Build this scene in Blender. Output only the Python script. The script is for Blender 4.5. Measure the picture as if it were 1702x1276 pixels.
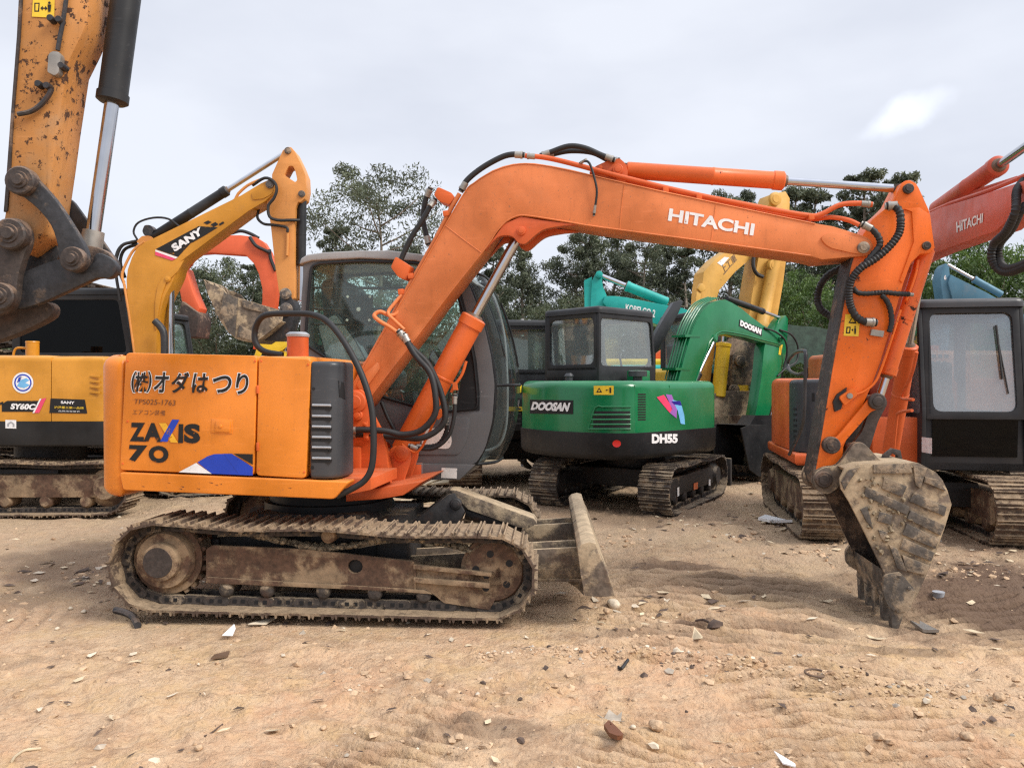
import bpy, bmesh, math, random
import numpy as np
from mathutils import Vector, noise as mnoise
from mathutils.geometry import tessellate_polygon
random.seed(7); RNG = np.random.default_rng(7)
for o in list(bpy.data.objects): bpy.data.objects.remove(o)
SC = bpy.context.scene; COL = SC.collection
# ---------------------------------------------------------------- camera, sky, sun, exposure
FOC, CX, CY, CH = 1280.0, 851.0, 638.0, 1.6
cam = bpy.data.cameras.new('camera'); cam.sensor_width = 36; cam.lens = FOC/1702*36; cam.clip_end = 3000; cam.clip_start = .05
co = bpy.data.objects.new('camera', cam); COL.objects.link(co); co.location = (0, 0, CH); co.rotation_euler = (math.pi/2, 0, 0); SC.camera = co
SC.view_settings.view_transform = 'Standard'; SC.view_settings.look = 'None'; SC.view_settings.gamma = 1; SC.view_settings.exposure = 0.22
SUN_EL, SUN_AZ = 44, 118      # azimuth measured from +Y towards +X
W = bpy.data.worlds.new('World'); SC.world = W; W.use_nodes = True
nt = W.node_tree; N = nt.nodes; L = nt.links; N.clear()
def nd(t, **k):
    n = N.new(t)
    for a, b in k.items(): setattr(n, a, b)
    return n
out = nd('ShaderNodeOutputWorld'); bgc = nd('ShaderNodeBackground'); bgs = nd('ShaderNodeBackground'); add = nd('ShaderNodeAddShader')
sky = nd('ShaderNodeTexSky', sky_type='NISHITA', sun_disc=False, sun_elevation=math.radians(SUN_EL), sun_rotation=math.radians(SUN_AZ))
L.new(sky.outputs[0], bgs.inputs[0]); bgs.inputs[1].default_value = .05*.25
tc = nd('ShaderNodeTexCoord'); sep = nd('ShaderNodeSeparateXYZ'); L.new(tc.outputs['Generated'], sep.inputs[0])
mp = nd('ShaderNodeMapping'); mp.inputs['Scale'].default_value = (1, 1, 2.6); mp.inputs['Location'].default_value = (3.1, 0.4, 1.7); L.new(tc.outputs['Generated'], mp.inputs[0])
nz = nd('ShaderNodeTexNoise'); nz.inputs['Scale'].default_value = 1.9; nz.inputs['Detail'].default_value = 5; nz.inputs['Roughness'].default_value = .5; L.new(mp.outputs[0], nz.inputs[0])
rp = nd('ShaderNodeValToRGB'); rp.color_ramp.elements[0].position = .38; rp.color_ramp.elements[0].color = (.605, .632, .705, 1); rp.color_ramp.elements[1].position = .60; rp.color_ramp.elements[1].color = (.72, .745, .81, 1)
L.new(nz.outputs[0], rp.inputs[0])
mr = nd('ShaderNodeMapRange'); mr.inputs[1].default_value = .45; mr.inputs[2].default_value = .95; mr.inputs[3].default_value = 1; mr.inputs[4].default_value = 2.0; L.new(sep.outputs[2], mr.inputs[0])
# a thinner, brighter gap in the cloud
bd = Vector(((1493-CX)/FOC, 1, -(196-CY)/FOC)).normalized()
n2 = nd('ShaderNodeTexNoise'); n2.inputs['Scale'].default_value = 9; n2.inputs['Detail'].default_value = 6; L.new(tc.outputs['Generated'], n2.inputs[0])
s1 = nd('ShaderNodeVectorMath', operation='SUBTRACT'); s1.inputs[1].default_value = (.5, .5, .5); L.new(n2.outputs[1], s1.inputs[0])
s2 = nd('ShaderNodeVectorMath', operation='SCALE'); s2.inputs['Scale'].default_value = .085; L.new(s1.outputs[0], s2.inputs[0])
s3 = nd('ShaderNodeVectorMath', operation='ADD'); L.new(tc.outputs['Generated'], s3.inputs[0]); L.new(s2.outputs[0], s3.inputs[1])
s4 = nd('ShaderNodeVectorMath', operation='SUBTRACT'); s4.inputs[1].default_value = bd; L.new(s3.outputs[0], s4.inputs[0])
vr = nd('ShaderNodeVectorRotate', rotation_type='Y_AXIS'); vr.inputs['Angle'].default_value = math.radians(28); L.new(s4.outputs[0], vr.inputs[0])
s5 = nd('ShaderNodeVectorMath', operation='MULTIPLY'); s5.inputs[1].default_value = (.62, .62, 2.0); L.new(vr.outputs[0], s5.inputs[0])
ln = nd('ShaderNodeVectorMath', operation='LENGTH'); L.new(s5.outputs[0], ln.inputs[0])
m2 = nd('ShaderNodeMapRange'); m2.interpolation_type = 'SMOOTHSTEP'; m2.inputs[1].default_value = .004; m2.inputs[2].default_value = .042; m2.inputs[3].default_value = .34; m2.inputs[4].default_value = 0; L.new(ln.outputs['Value'], m2.inputs[0])
ma = nd('ShaderNodeMath', operation='ADD'); L.new(mr.outputs[0], ma.inputs[0]); L.new(m2.outputs[0], ma.inputs[1])
L.new(rp.outputs[0], bgc.inputs[0]); L.new(ma.outputs[0], bgc.inputs[1])
L.new(bgc.outputs[0], add.inputs[0]); L.new(bgs.outputs[0], add.inputs[1]); L.new(add.outputs[0], out.inputs[0])
sl = bpy.data.lights.new('sun', 'SUN'); sl.energy = 3.1; sl.angle = math.radians(24); sl.color = (1, .95, .87)
so = bpy.data.objects.new('sun', sl); COL.objects.link(so)
az, el = math.radians(SUN_AZ), math.radians(SUN_EL)
sd = Vector((math.sin(az)*math.cos(el), math.cos(az)*math.cos(el), math.sin(el)))
so.rotation_euler = (-sd).to_track_quat('-Z', 'Y').to_euler(); so.location = (0, 0, 30)
SC.cycles.use_denoising = False; SC.cycles.filter_width = 1.3; SC.cycles.use_adaptive_sampling = False; SC.cycles.sample_clamp_indirect = 4
SC.cycles.transparent_max_bounces = 16; SC.cycles.max_bounces = 6

# ---------------------------------------------------------------- materials
class Mat:
    def __init__(s, name):
        s.m = bpy.data.materials.new(name); s.m.use_nodes = True; s.t = s.m.node_tree; s.t.nodes.clear()
        s.o = s.n('ShaderNodeOutputMaterial'); s.b = s.n('ShaderNodeBsdfPrincipled'); s.l(s.b.outputs[0], s.o.inputs[0])
        s.tc = s.n('ShaderNodeTexCoord')
    def n(s, t, **k):
        x = s.t.nodes.new(t)
        for a, b in k.items(): setattr(x, a, b)
        return x
    def l(s, a, b): s.t.links.new(a, b)
    def noise(s, sc, det=4, ro=.55, vec=None, stretch=None, dist=0):
        x = s.n('ShaderNodeTexNoise'); x.inputs['Scale'].default_value = sc; x.inputs['Detail'].default_value = det; x.inputs['Roughness'].default_value = ro; x.inputs['Distortion'].default_value = dist
        v = vec or s.tc.outputs['Object']
        if stretch:
            mpp = s.n('ShaderNodeMapping'); mpp.inputs['Scale'].default_value = stretch; s.l(v, mpp.inputs[0]); v = mpp.outputs[0]
        s.l(v, x.inputs['Vector']); return x.outputs['Fac']
    def ramp(s, fac, a, b, va=0, vb=1):
        x = s.n('ShaderNodeMapRange'); x.interpolation_type = 'SMOOTHSTEP'; x.inputs[1].default_value = a; x.inputs[2].default_value = b; x.inputs[3].default_value = va; x.inputs[4].default_value = vb
        s.l(fac, x.inputs[0]); return x.outputs[0]
    def mix(s, fac, a, b):
        x = s.n('ShaderNodeMix', data_type='RGBA')
        for i, v in ((0, fac), (6, a), (7, b)):
            if isinstance(v, (int, float)): x.inputs[i].default_value = v
            elif isinstance(v, tuple): x.inputs[i].default_value = (*v[:3], 1)
            else: s.l(v, x.inputs[i])
        return x.outputs[2]
    def math(s, op, a, b=0):
        x = s.n('ShaderNodeMath', operation=op)
        for i, v in ((0, a), (1, b)):
            if isinstance(v, (int, float)): x.inputs[i].default_value = v
            else: s.l(v, x.inputs[i])
        return x.outputs[0]
    def bump(s, h, strength=.3, dist=.01):
        x = s.n('ShaderNodeBump'); x.inputs['Strength'].default_value = strength; x.inputs['Distance'].default_value = dist; s.l(h, x.inputs['Height']); s.l(x.outputs[0], s.b.inputs['Normal'])
    def up(s):
        g = s.n('ShaderNodeNewGeometry'); p = s.n('ShaderNodeSeparateXYZ'); s.l(g.outputs['Normal'], p.inputs[0]); return p.outputs[2]
DUST = (.36, .27, .18); RUST = (.075, .035, .02); DARK = (.02, .018, .017)
def paint(name, col, chip=.35, dirt=.35, rough=.42, chipcol=RUST, coat=.0, chipsc=14, fade=.12, spec=.35):
    M = Mat(name)
    v = M.noise(1.3, 4); light = tuple(min(1, c*(1+fade)+.03*fade*4) for c in col); dk = tuple(c*(1-fade*1.2) for c in col)
    c = M.mix(M.ramp(v, .35, .65), dk, light)
    d = M.noise(2.2, 8, .68); dm = M.math('MULTIPLY', M.ramp(d, .62-.2*dirt, .9-.15*dirt), .75)
    up = M.math('MULTIPLY', M.ramp(M.up(), .55, 1.0), min(1, dirt*.9))
    dd = M.math('MAXIMUM', M.math('MULTIPLY', dm, dirt*1.3), M.math('MULTIPLY', up, M.ramp(M.noise(6, 6, .6), .3, .6)))
    c = M.mix(dd, c, DUST)
    st = M.noise(5, 7, .7, stretch=(5, 5, .5)); c = M.mix(M.math('MULTIPLY', M.ramp(st, .52, .8), dirt*.7), c, tuple(x*.35 for x in col))
    lt_ = M.noise(26, 3, .6, stretch=(.12, 1, 1.4)); c = M.mix(M.math('MULTIPLY', M.ramp(lt_, .60, .72), .28), c, tuple(min(1, x*1.25+.05) for x in col))
    gr_ = M.noise(7, 6, .7, stretch=(2.2, 2.2, .35)); c = M.mix(M.math('MULTIPLY', M.ramp(gr_, .56, .76), .22+.4*dirt), c, tuple(x*.5+.012 for x in col))
    sp_ = M.noise(70, 2, .5); c = M.mix(M.math('MULTIPLY', M.ramp(sp_, .66, .72), .5*min(1, dirt*3)), c, (.16, .10, .06))
    ch = M.noise(chipsc, 8, .72); big = M.noise(1.7, 3)
    cm = M.ramp(M.math('ADD', ch, M.math('MULTIPLY', big, .35)), .98-.28*chip, 1.01-.28*chip)
    c = M.mix(cm, c, chipcol)
    M.l(c, M.b.inputs['Base Color'])
    r = M.math('ADD', M.math('MULTIPLY', M.math('MAXIMUM', dd, cm), .45), rough); r2 = M.math('ADD', r, M.ramp(M.noise(9, 5), .3, .8, -.05, .12))
    M.l(r2, M.b.inputs['Roughness']); M.b.inputs['Specular IOR Level'].default_value = spec; M.b.inputs['Coat Weight'].default_value = coat; M.b.inputs['Coat Roughness'].default_value = .15
    hh = M.math('SUBTRACT', M.math('MULTIPLY', M.noise(2.0, 2), .8), M.math('MULTIPLY', cm, .12)); M.bump(hh, .22, .012)
    return M.m
def muddy(name, steel, mud, amt=.5, rough=.75, sc=4, bs=.6):
    M = Mat(name)
    a = M.noise(sc, 9, .68); b = M.noise(sc*6, 6, .7)
    st = M.mix(M.ramp(b, .3, .7), tuple(c*.6 for c in steel), tuple(c*1.4 for c in steel))
    md = M.mix(M.ramp(M.noise(sc*3, 5, .7), .3, .7), tuple(c*.68 for c in mud), tuple(min(1, c*1.2) for c in mud))
    f = M.math('ADD', a, M.math('MULTIPLY', M.ramp(M.up(), -.2, 1), .16))
    mk = M.ramp(f, .66-.32*amt, .76-.30*amt)
    c = M.mix(mk, st, md)
    rs = M.ramp(M.noise(sc*1.7, 6, .6), .55, .75); c = M.mix(M.math('MULTIPLY', rs, .3), c, (.13, .055, .028))
    M.l(c, M.b.inputs['Base Color']); M.b.inputs['Roughness'].default_value = rough
    h = M.math('ADD', M.math('MULTIPLY', mk, .6), M.math('MULTIPLY', b, .7)); M.bump(h, bs, .012)
    return M.m
def plain(name, col, rough=.5, metal=0, bump=0, var=.2):
    M = Mat(name); v = M.noise(7, 6, .65)
    M.l(M.mix(M.ramp(v, .3, .7), tuple(c*(1-var) for c in col), tuple(min(1, c*(1+var)) for c in col)), M.b.inputs['Base Color'])
    M.b.inputs['Roughness'].default_value = rough; M.b.inputs['Metallic'].default_value = metal
    if bump: M.bump(M.noise(30, 5, .6), bump, .006)
    return M.m
def glassm(name, tint=(.72, .82, .79), film=.10, gloss=1.0, dust=(.42, .45, .42), base=.05):
    M = Mat(name); t = M.t; t.nodes.remove(M.b)
    tr = M.n('ShaderNodeBsdfTransparent'); tr.inputs[0].default_value = (*tint, 1)
    gl = M.n('ShaderNodeBsdfGlossy'); gl.inputs['Roughness'].default_value = .04; gl.inputs[0].default_value = (gloss, gloss, gloss, 1)
    bp = M.n('ShaderNodeBump'); bp.inputs['Strength'].default_value = .12; bp.inputs['Distance'].default_value = .02; M.l(M.noise(1.8, 2), bp.inputs['Height']); M.l(bp.outputs[0], gl.inputs['Normal'])
    fr = M.n('ShaderNodeLayerWeight'); fr.inputs[0].default_value = .5; f5 = M.math('ADD', M.math('MULTIPLY', M.math('POWER', fr.outputs['Facing'], 4), .9), base)
    a = M.n('ShaderNodeMixShader'); M.l(f5, a.inputs[0]); M.l(tr.outputs[0], a.inputs[1]); M.l(gl.outputs[0], a.inputs[2])
    df = M.n('ShaderNodeBsdfDiffuse'); df.inputs[0].default_value = (*dust, 1)
    b = M.n('ShaderNodeMixShader'); M.l(M.ramp(M.noise(1.2, 3, .5, stretch=(1, 1, .6)), .3, .75, film*.5, film*1.8), b.inputs[0]); M.l(a.outputs[0], b.inputs[1]); M.l(df.outputs[0], b.inputs[2])
    M.l(b.outputs[0], M.o.inputs[0]); return M.m
MT = {}
MT['orange_boom'] = paint('orange_boom_paint', (.60, .165, .040), .36, .34, .40, fade=.2)
MT['orange_hood'] = paint('orange_hood_paint', (.69, .205, .008), .2, .22, .34, coat=.2, fade=.16)
MT['orange_arm'] = paint('orange_arm_paint', (.78, .145, .008), .55, .32, .40, chipcol=(.05, .025, .02))
MT['orange_chip'] = paint('orange_chipped_paint', (.68, .125, .018), .78, .3, .4, chipcol=(.05, .022, .016), chipsc=9)
MT['orange_cyl'] = paint('orange_cylinder_paint', (.66, .12, .018), .38, .2, .35, chipcol=(.09, .035, .02))
MT['orange_red'] = paint('orange_red_paint', (.60, .105, .022), .3, .25, .4)
MT['red_boom'] = paint('faded_red_paint', (.46, .075, .035), .4, .35, .45)
MT['red_orange_far'] = paint('far_red_orange_paint', (.62, .10, .03), .35, .25, .45)
MT['yellow_sany'] = paint('amber_yellow_paint', (.56, .24, .016), .14, .22, .36, coat=.1)
MT['yellow_arm'] = paint('amber_arm_paint', (.60, .25, .06), .3, .3, .42)
MT['yellow_old'] = paint('old_yellow_paint', (.58, .32, .06), .45, .35, .5, chipcol=(.16, .06, .025))
MT['yellow_clean'] = paint('bright_yellow_paint', (.65, .42, .02), .1, .1, .35)
MT['amber_worn'] = paint('worn_amber_paint', (.50, .22, .06), .80, .7, .5, chipcol=(.07, .035, .022), chipsc=19)
MT['green'] = paint('green_paint', (.001, .150, .050), .05, .05, .26, coat=.25, fade=.1)
MT['teal'] = paint('teal_paint', (.01, .36, .32), .25, .2, .4)
MT['blue'] = paint('faded_blue_paint', (.06, .17, .25), .45, .4, .5)
MT['grey_cab'] = paint('grey_cab_paint', (.115, .115, .12), .15, .22, .42, chipcol=(.4, .4, .4))
MT['grey_roof'] = paint('grey_roof_paint', (.27, .27, .27), .15, .4, .5)
MT['grey_cover'] = paint('charcoal_cover', (.032, .034, .039), .3, .2, .42, chipcol=(.3, .3, .3), coat=.1)
MT['black'] = paint('black_paint', (.010, .011, .013), .1, .06, .42, spec=.25, chipcol=(.1, .09, .08))
MT['cab_black'] = paint('dark_cab_paint', (.012, .013, .015), .12, .06, .42, spec=.3, chipcol=(.15, .15, .15))
MT['rubber'] = plain('black_rubber', (.012, .012, .013), .6)
MT['steel'] = plain('chromed_rod', (.50, .51, .54), .16, 1, var=.06)
MT['fitting'] = plain('zinc_fitting', (.32, .30, .27), .45, .6)
MT['pinsteel'] = muddy('pin_steel', (.10, .085, .075), (.30, .22, .15), .45, .5, 8, .3)
MT['linkage'] = muddy('worn_linkage_steel', (.04, .03, .026), (.17, .11, .075), .35, .6, 5, .4)
MT['dark_link'] = muddy('dark_link_steel', (.022, .022, .025), (.11, .08, .06), .25, .5, 5, .3)
MT['track'] = muddy('track_mud', (.085, .055, .038), (.30, .215, .135), .56, .85, 6, .9)
MT['track_dark'] = muddy('track_dark_mud', (.05, .04, .034), (.30, .23, .155), .42, .8, 5, .7)
MT['frame_mud'] = muddy('track_frame_mud', (.10, .055, .034), (.29, .20, .12), .58, .85, 3, .6)
MT['frame_black'] = muddy('track_frame_black', (.022, .02, .02), (.16, .12, .08), .14, .6, 4, .3)
MT['bucket'] = muddy('bucket_mud', (.13, .10, .075), (.42, .32, .205), .60, .8, 3, .45)
MT['bucket_bar'] = muddy('bucket_bars', (.085, .072, .06), (.32, .24, .16), .58, .75, 4, .5)
MT['bucket_dark'] = muddy('bucket_inside', (.045, .032, .026), (.19, .13, .09), .4, .8, 4, .6)
MT['mud'] = muddy('dry_mud', (.22, .17, .11), (.36, .28, .18), .5, 1, 8, 1)
MT['wood'] = plain('pale_board', (.52, .42, .28), .8, bump=.4, var=.3)
MT['glass'] = glassm('cab_glass', (.88, .97, .94), .04, .8)
MT['glass_dark'] = glassm('dark_cab_glass', (.05, .08, .12), .004, .5, (.3, .4, .5), .02); MT['glass_pale'] = glassm('pale_cab_glass', (.93, .97, .96), .05, 1, (.6, .63, .63), .10)
MT['glass_sky'] = glassm('reflecting_glass', (.72, .77, .78), .10, 1, (.66, .68, .70), .16)
MT['cab_charcoal'] = paint('charcoal_cab_paint', (.010, .010, .012), .16, .06, .45, chipcol=(.15, .15, .15), spec=.35); MT['glass_front'] = glassm('windscreen_glass', (.70, .78, .76), .03, .35)
MT['seat'] = plain('seat_vinyl', (.06, .065, .07), .5)
MT['plastic_film'] = plain('seat_plastic_film', (.30, .33, .33), .3)
MT['inside'] = plain('cab_inside', (.05, .052, .055), .6)
for k, c, r in (('w_white', (.8, .8, .8), .4), ('w_black', (.006, .006, .007), .7), ('w_offwhite', (.68, .64, .6), .5), ('w_blue', (.004, .045, .45), .4), ('w_lblue', (.16, .45, .75), .4), ('w_navy', (.02, .015, .25), .4), ('w_yellow', (.8, .42, .02), .4),
                ('w_pink', (.75, .06, .15), .4), ('w_brown', (.14, .05, .02), .5), ('w_red', (.55, .015, .01), .3), ('w_purple', (.32, .12, .45), .4), ('w_warn', (.78, .52, .03), .45), ('w_grey', (.35, .36, .38), .5), ('w_dgrey', (.13, .08, .05), .5)):
    MT[k] = plain(k[2:]+'_sticker', c, r, var=.1)
    if k in ('w_white', 'w_black', 'w_offwhite', 'w_blue', 'w_brown', 'w_yellow'):      # scuffed print: paint shows through
        nt_ = MT[k].node_tree; nn_ = nt_.nodes.new('ShaderNodeTexNoise'); nn_.inputs['Scale'].default_value = 16; nn_.inputs['Detail'].default_value = 8; nn_.inputs['Roughness'].default_value = .75
        mm_ = nt_.nodes.new('ShaderNodeMapRange'); mm_.inputs[1].default_value = .60; mm_.inputs[2].default_value = .64; mm_.inputs[3].default_value = 1; mm_.inputs[4].default_value = .15
        tcn = nt_.nodes.new('ShaderNodeTexCoord'); nt_.links.new(tcn.outputs['Object'], nn_.inputs['Vector']); nt_.links.new(nn_.outputs[0], mm_.inputs[0]); nt_.links.new(mm_.outputs[0], [x for x in nt_.nodes if x.type == 'BSDF_PRINCIPLED'][0].inputs['Alpha'])

# ---------------------------------------------------------------- geometry helpers
def WP(px, py, Y): return Vector(((px-CX)/FOC*Y, Y, CH-(py-CY)/FOC*Y))
def ray(px, py): return Vector(((px-CX)/FOC, 1, -(py-CY)/FOC))
class Frame:
    def __init__(s, ox, oy, deg):
        t = math.radians(deg); s.o = Vector((ox, oy, 0)); s.h = Vector((math.cos(t), math.sin(t), 0)); s.l = Vector((-math.sin(t), math.cos(t), 0))
    def W(s, u, l, z): return s.o+s.h*u+s.l*l+Vector((0, 0, z))
    def P(s, px, py, lat):
        d = ray(px, py); c = Vector((0, 0, CH)); t = ((s.o-c).dot(s.l)+lat)/d.dot(s.l); p = c+d*t
        return ((p-s.o).dot(s.h), p.z)
    def PW(s, px, py, lat): u, z = s.P(px, py, lat); return s.W(u, lat, z)
def planeP(F, lat): return lambda px, py: F.PW(px, py, lat)
def wallP(F, ul, off=.004):
    n = len(ul); pts = [F.W(u, l, 0) for u, l in ul]; cen = sum(pts, Vector())/n
    def f(px, py):
        d = ray(px, py); best = None
        for i in range(n):
            a, b = pts[i], pts[(i+1) % n]; e = b-a; nn = Vector((e.y, -e.x, 0)); den = d.x*nn.x+d.y*nn.y
            if abs(den) < 1e-9: continue
            t = (a.x*nn.x+a.y*nn.y)/den
            if t <= 0: continue
            q = Vector((d.x*t, d.y*t, 0)); s_ = (q-a).dot(e)/max(1e-9, e.dot(e))
            if -1e-4 <= s_ <= 1.0001 and (best is None or t < best[0]):
                nn.normalize(); m = (a+b)/2
                if nn.dot(m-cen) < 0: nn = -nn
                best = (t, nn)
        if best is None: best = (cen.y, Vector((0, -1, 0)))
        t, nn = best; return Vector((0, 0, CH))+d*t+nn*off
    return f
def rpoly(pts, r, n=4):
    out = []; m = len(pts)
    for i in range(m):
        p0, p1, p2 = Vector(pts[i-1][:2]), Vector(pts[i][:2]), Vector(pts[(i+1) % m][:2])
        rr = pts[i][2] if len(pts[i]) > 2 else r
        a, b = p0-p1, p2-p1; la, lb = a.length, b.length
        if rr <= 0 or la < 1e-6 or lb < 1e-6: out.append(tuple(p1)); continue
        d = min(rr, la*.48, lb*.48); A, B = p1+a/la*d, p1+b/lb*d
        for k in range(n+1):
            t = k/n; q = A*(1-t)**2+p1*2*t*(1-t)+B*t*t; out.append(tuple(q))
    return out
def smooth2(pts, n=4, closed=False):
    P = [Vector(p) for p in pts]; m = len(P); out = []
    rng = range(m) if closed else range(m-1)
    for i in rng:
        p1, p2 = P[i], P[(i+1) % m]
        p0 = P[(i-1) % m] if (closed or i > 0) else p1*2-p2
        p3 = P[(i+2) % m] if (closed or i+2 < m) else p2*2-p1
        for k in range(n):
            t = k/n; out.append(.5*((2*p1)+(p2-p0)*t+(2*p0-5*p1+4*p2-p3)*t*t+(3*p1-p0-3*p2+p3)*t**3))
    if not closed: out.append(P[-1])
    return out
class MB:
    def __init__(s): s.v = []; s.f = []; s.m = []; s.mi = 0
    def add(s, vs, fs):
        b = len(s.v); s.v += [tuple(v) for v in vs]; s.f += [tuple(b+i for i in f) for f in fs]; s.m += [s.mi]*len(fs); return s
    def loft(s, A, B, capA=True, capB=True):
        n = len(A); fs = [(i, (i+1) % n, n+(i+1) % n, n+i) for i in range(n)]
        if capA: fs.append(tuple(range(n))[::-1])
        if capB: fs.append(tuple(range(n, 2*n)))
        return s.add(list(A)+list(B), fs)
    def prism(s, F, pts, l0, l1, ref=None):
        uz = [F.P(x, y, l0 if ref is None else ref) for x, y in pts]; return s.prismL(F, uz, l0, l1)
    def prismL(s, F, uz, l0, l1): return s.loft([F.W(u, l0, z) for u, z in uz], [F.W(u, l1, z) for u, z in uz])
    def plan(s, F, ul, z0, z1): return s.loft([F.W(u, l, z0) for u, l in ul], [F.W(u, l, z1) for u, l in ul])
    def box(s, F, u0, u1, l0, l1, z0, z1): return s.plan(F, [(u0, l0), (u1, l0), (u1, l1), (u0, l1)], z0, z1)
    def plate(s, F, loops, l0, l1):
        n = sum(len(l) for l in loops); flat = [p for l in loops for p in l]
        tr = tessellate_polygon([[Vector((u, z, 0)) for u, z in l] for l in loops])
        vs = [F.W(u, l0, z) for u, z in flat]+[F.W(u, l1, z) for u, z in flat]
        fs = [tuple(t) for t in tr]+[tuple(n+i for i in t)[::-1] for t in tr]; b = 0
        for l in loops:
            k = len(l); fs += [(b+i, b+(i+1) % k, n+b+(i+1) % k, n+b+i) for i in range(k)]; b += k
        return s.add(vs, fs)
    def tube(s, pts, r, n=8, sub=5, closed=False, rib=0):
        P = smooth2(pts, sub, closed) if sub > 1 else [Vector(p) for p in pts]
        if rib:
            Q = [P[0]]; acc = 0
            for a, b in zip(P, P[1:]):
                k = max(1, int((b-a).length/rib*2)); Q += [a.lerp(b, (j+1)/k) for j in range(k)]
            P = Q
        m = len(P); vs = []; up = None
        for i in range(m):
            a = P[i-1] if (i > 0 or closed) else P[i]; b = P[(i+1) % m] if (i < m-1 or closed) else P[i]
            t = (b-a).normalized() if (b-a).length > 1e-9 else Vector((0, 0, 1))
            if up is None: up = Vector((0, 0, 1)) if abs(t.z) < .9 else Vector((0, 1, 0))
            x = t.cross(up).normalized(); y = x.cross(t).normalized(); up = y
            rr = (r(i/(m-1)) if callable(r) else r)*((1.13 if i % 2 else .9) if rib else 1)
            vs += [P[i]+x*math.cos(2*math.pi*k/n)*rr+y*math.sin(2*math.pi*k/n)*rr for k in range(n)]
        q = m if closed else m-1
        fs = [(i*n+k, i*n+(k+1) % n, ((i+1) % m)*n+(k+1) % n, ((i+1) % m)*n+k) for i in range(q) for k in range(n)]
        if not closed: fs += [tuple(range(n))[::-1], tuple(range((m-1)*n, m*n))]
        return s.add(vs, fs)
    def lathe(s, p0, p1, prof, n=20):
        p0, p1 = Vector(p0), Vector(p1); d = p1-p0
        if isinstance(prof, (int, float)): prof = [(0, prof), (1, prof)]
        t = d.normalized(); up = Vector((0, 0, 1)) if abs(t.z) < .9 else Vector((0, 1, 0)); x = t.cross(up).normalized(); y = x.cross(t)
        vs = [p0+d*a+(x*math.cos(2*math.pi*k/n)+y*math.sin(2*math.pi*k/n))*r for a, r in prof for k in range(n)]
        m = len(prof); fs = [(i*n+k, i*n+(k+1) % n, (i+1)*n+(k+1) % n, (i+1)*n+k) for i in range(m-1) for k in range(n)]
        fs += [tuple(range(n))[::-1], tuple(range((m-1)*n, m*n))]
        return s.add(vs, fs)
    def pin(s, F, px, py, l0, l1, r, n=18, ref=None):
        u, z = F.P(px, py, l0 if ref is None else ref); a, b = F.W(u, l0, z), F.W(u, l1, z)
        return s.lathe(a, b, [(0, r*.86), (.0001+min(.4, .006/abs(l1-l0)), r), (1, r)], n)
    def boss(s, F, px, py, l0, l1, r, ref=None):   # collar with an inset face and a centre bolt
        u, z = F.P(px, py, l0 if ref is None else ref); a, b = F.W(u, l0, z), F.W(u, l1, z)
        s.lathe(a, b, [(0, r*.9), (.12, r), (1, r)], 22); e = (a-b).normalized()*.008
        return s.lathe(a+e, b, [(0, r*.58), (.1, r*.62), (1, r*.62)], 18)
    def plate3(s, loops, fa, fb):
        n = sum(len(l) for l in loops); flat = [p for l in loops for p in l]
        tr = tessellate_polygon([[Vector((u, z, 0)) for u, z in l] for l in loops])
        vs = [fa(*p) for p in flat]+[fb(*p) for p in flat]; fs = [tuple(t) for t in tr]+[tuple(n+i for i in t)[::-1] for t in tr]; b = 0
        for l in loops:
            k = len(l); fs += [(b+i, b+(i+1) % k, n+b+(i+1) % k, n+b+i) for i in range(k)]; b += k
        return s.add(vs, fs)
    def rock(s, c, r, q=.35, flat=.7):
        vs = []
        for x, y, z in ICO_V: k = r*(1+random.uniform(-q, q)); vs.append((c[0]+x*k, c[1]+y*k, c[2]+z*k*flat))
        return s.add(vs, ICO_F)
    def build(s, name, mats, parent=None, bevel=0, seg=2, ang=38, kind=None, origin=None, label=None):
        me = bpy.data.meshes.new(name)
        root = parent
        while root is not None and root.parent is not None: root = root.parent
        o0 = Vector(root.location) if root is not None else (Vector(origin) if origin is not None else Vector())
        me.from_pydata([tuple(Vector(v)-o0) for v in s.v], [], s.f)
        if not isinstance(mats, (list, tuple)): mats = [mats]
        for m in mats: me.materials.append(MT[m] if isinstance(m, str) else m)
        me.polygons.foreach_set('material_index', s.m)
        bm = bmesh.new(); bm.from_mesh(me)
        bmesh.ops.recalc_face_normals(bm, faces=bm.faces)
        if bevel:
            bm.normal_update()
            ed = [e for e in bm.edges if len(e.link_faces) == 2 and e.calc_face_angle(0) > math.radians(32)]
            bmesh.ops.bevel(bm, geom=ed, offset=bevel, segments=seg, affect='EDGES', clamp_overlap=True, profile=.6)
        bm.to_mesh(me); bm.free()
        me.polygons.foreach_set('use_smooth', [True]*len(me.polygons)); me.set_sharp_from_angle(angle=math.radians(ang))
        o = bpy.data.objects.new(name, me); COL.objects.link(o)
        if parent is not None: o.parent = parent
        elif origin is not None: o.location = origin
        if kind: o['kind'] = kind
        if label: o['label'] = label
        return o
_g = (1+5**.5)/2; _l = (1+_g*_g)**.5
ICO_V = [tuple(c/_l for c in v) for v in [(-1, _g, 0), (1, _g, 0), (-1, -_g, 0), (1, -_g, 0), (0, -1, _g), (0, 1, _g), (0, -1, -_g), (0, 1, -_g), (_g, 0, -1), (_g, 0, 1), (-_g, 0, -1), (-_g, 0, 1)]]
ICO_F = [(0, 11, 5), (0, 5, 1), (0, 1, 7), (0, 7, 10), (0, 10, 11), (1, 5, 9), (5, 11, 4), (11, 10, 2), (10, 7, 6), (7, 1, 8), (3, 9, 4), (3, 4, 2), (3, 2, 6), (3, 6, 8), (3, 8, 9), (4, 9, 5), (2, 4, 11), (6, 2, 10), (8, 6, 7), (9, 8, 1)]
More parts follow.
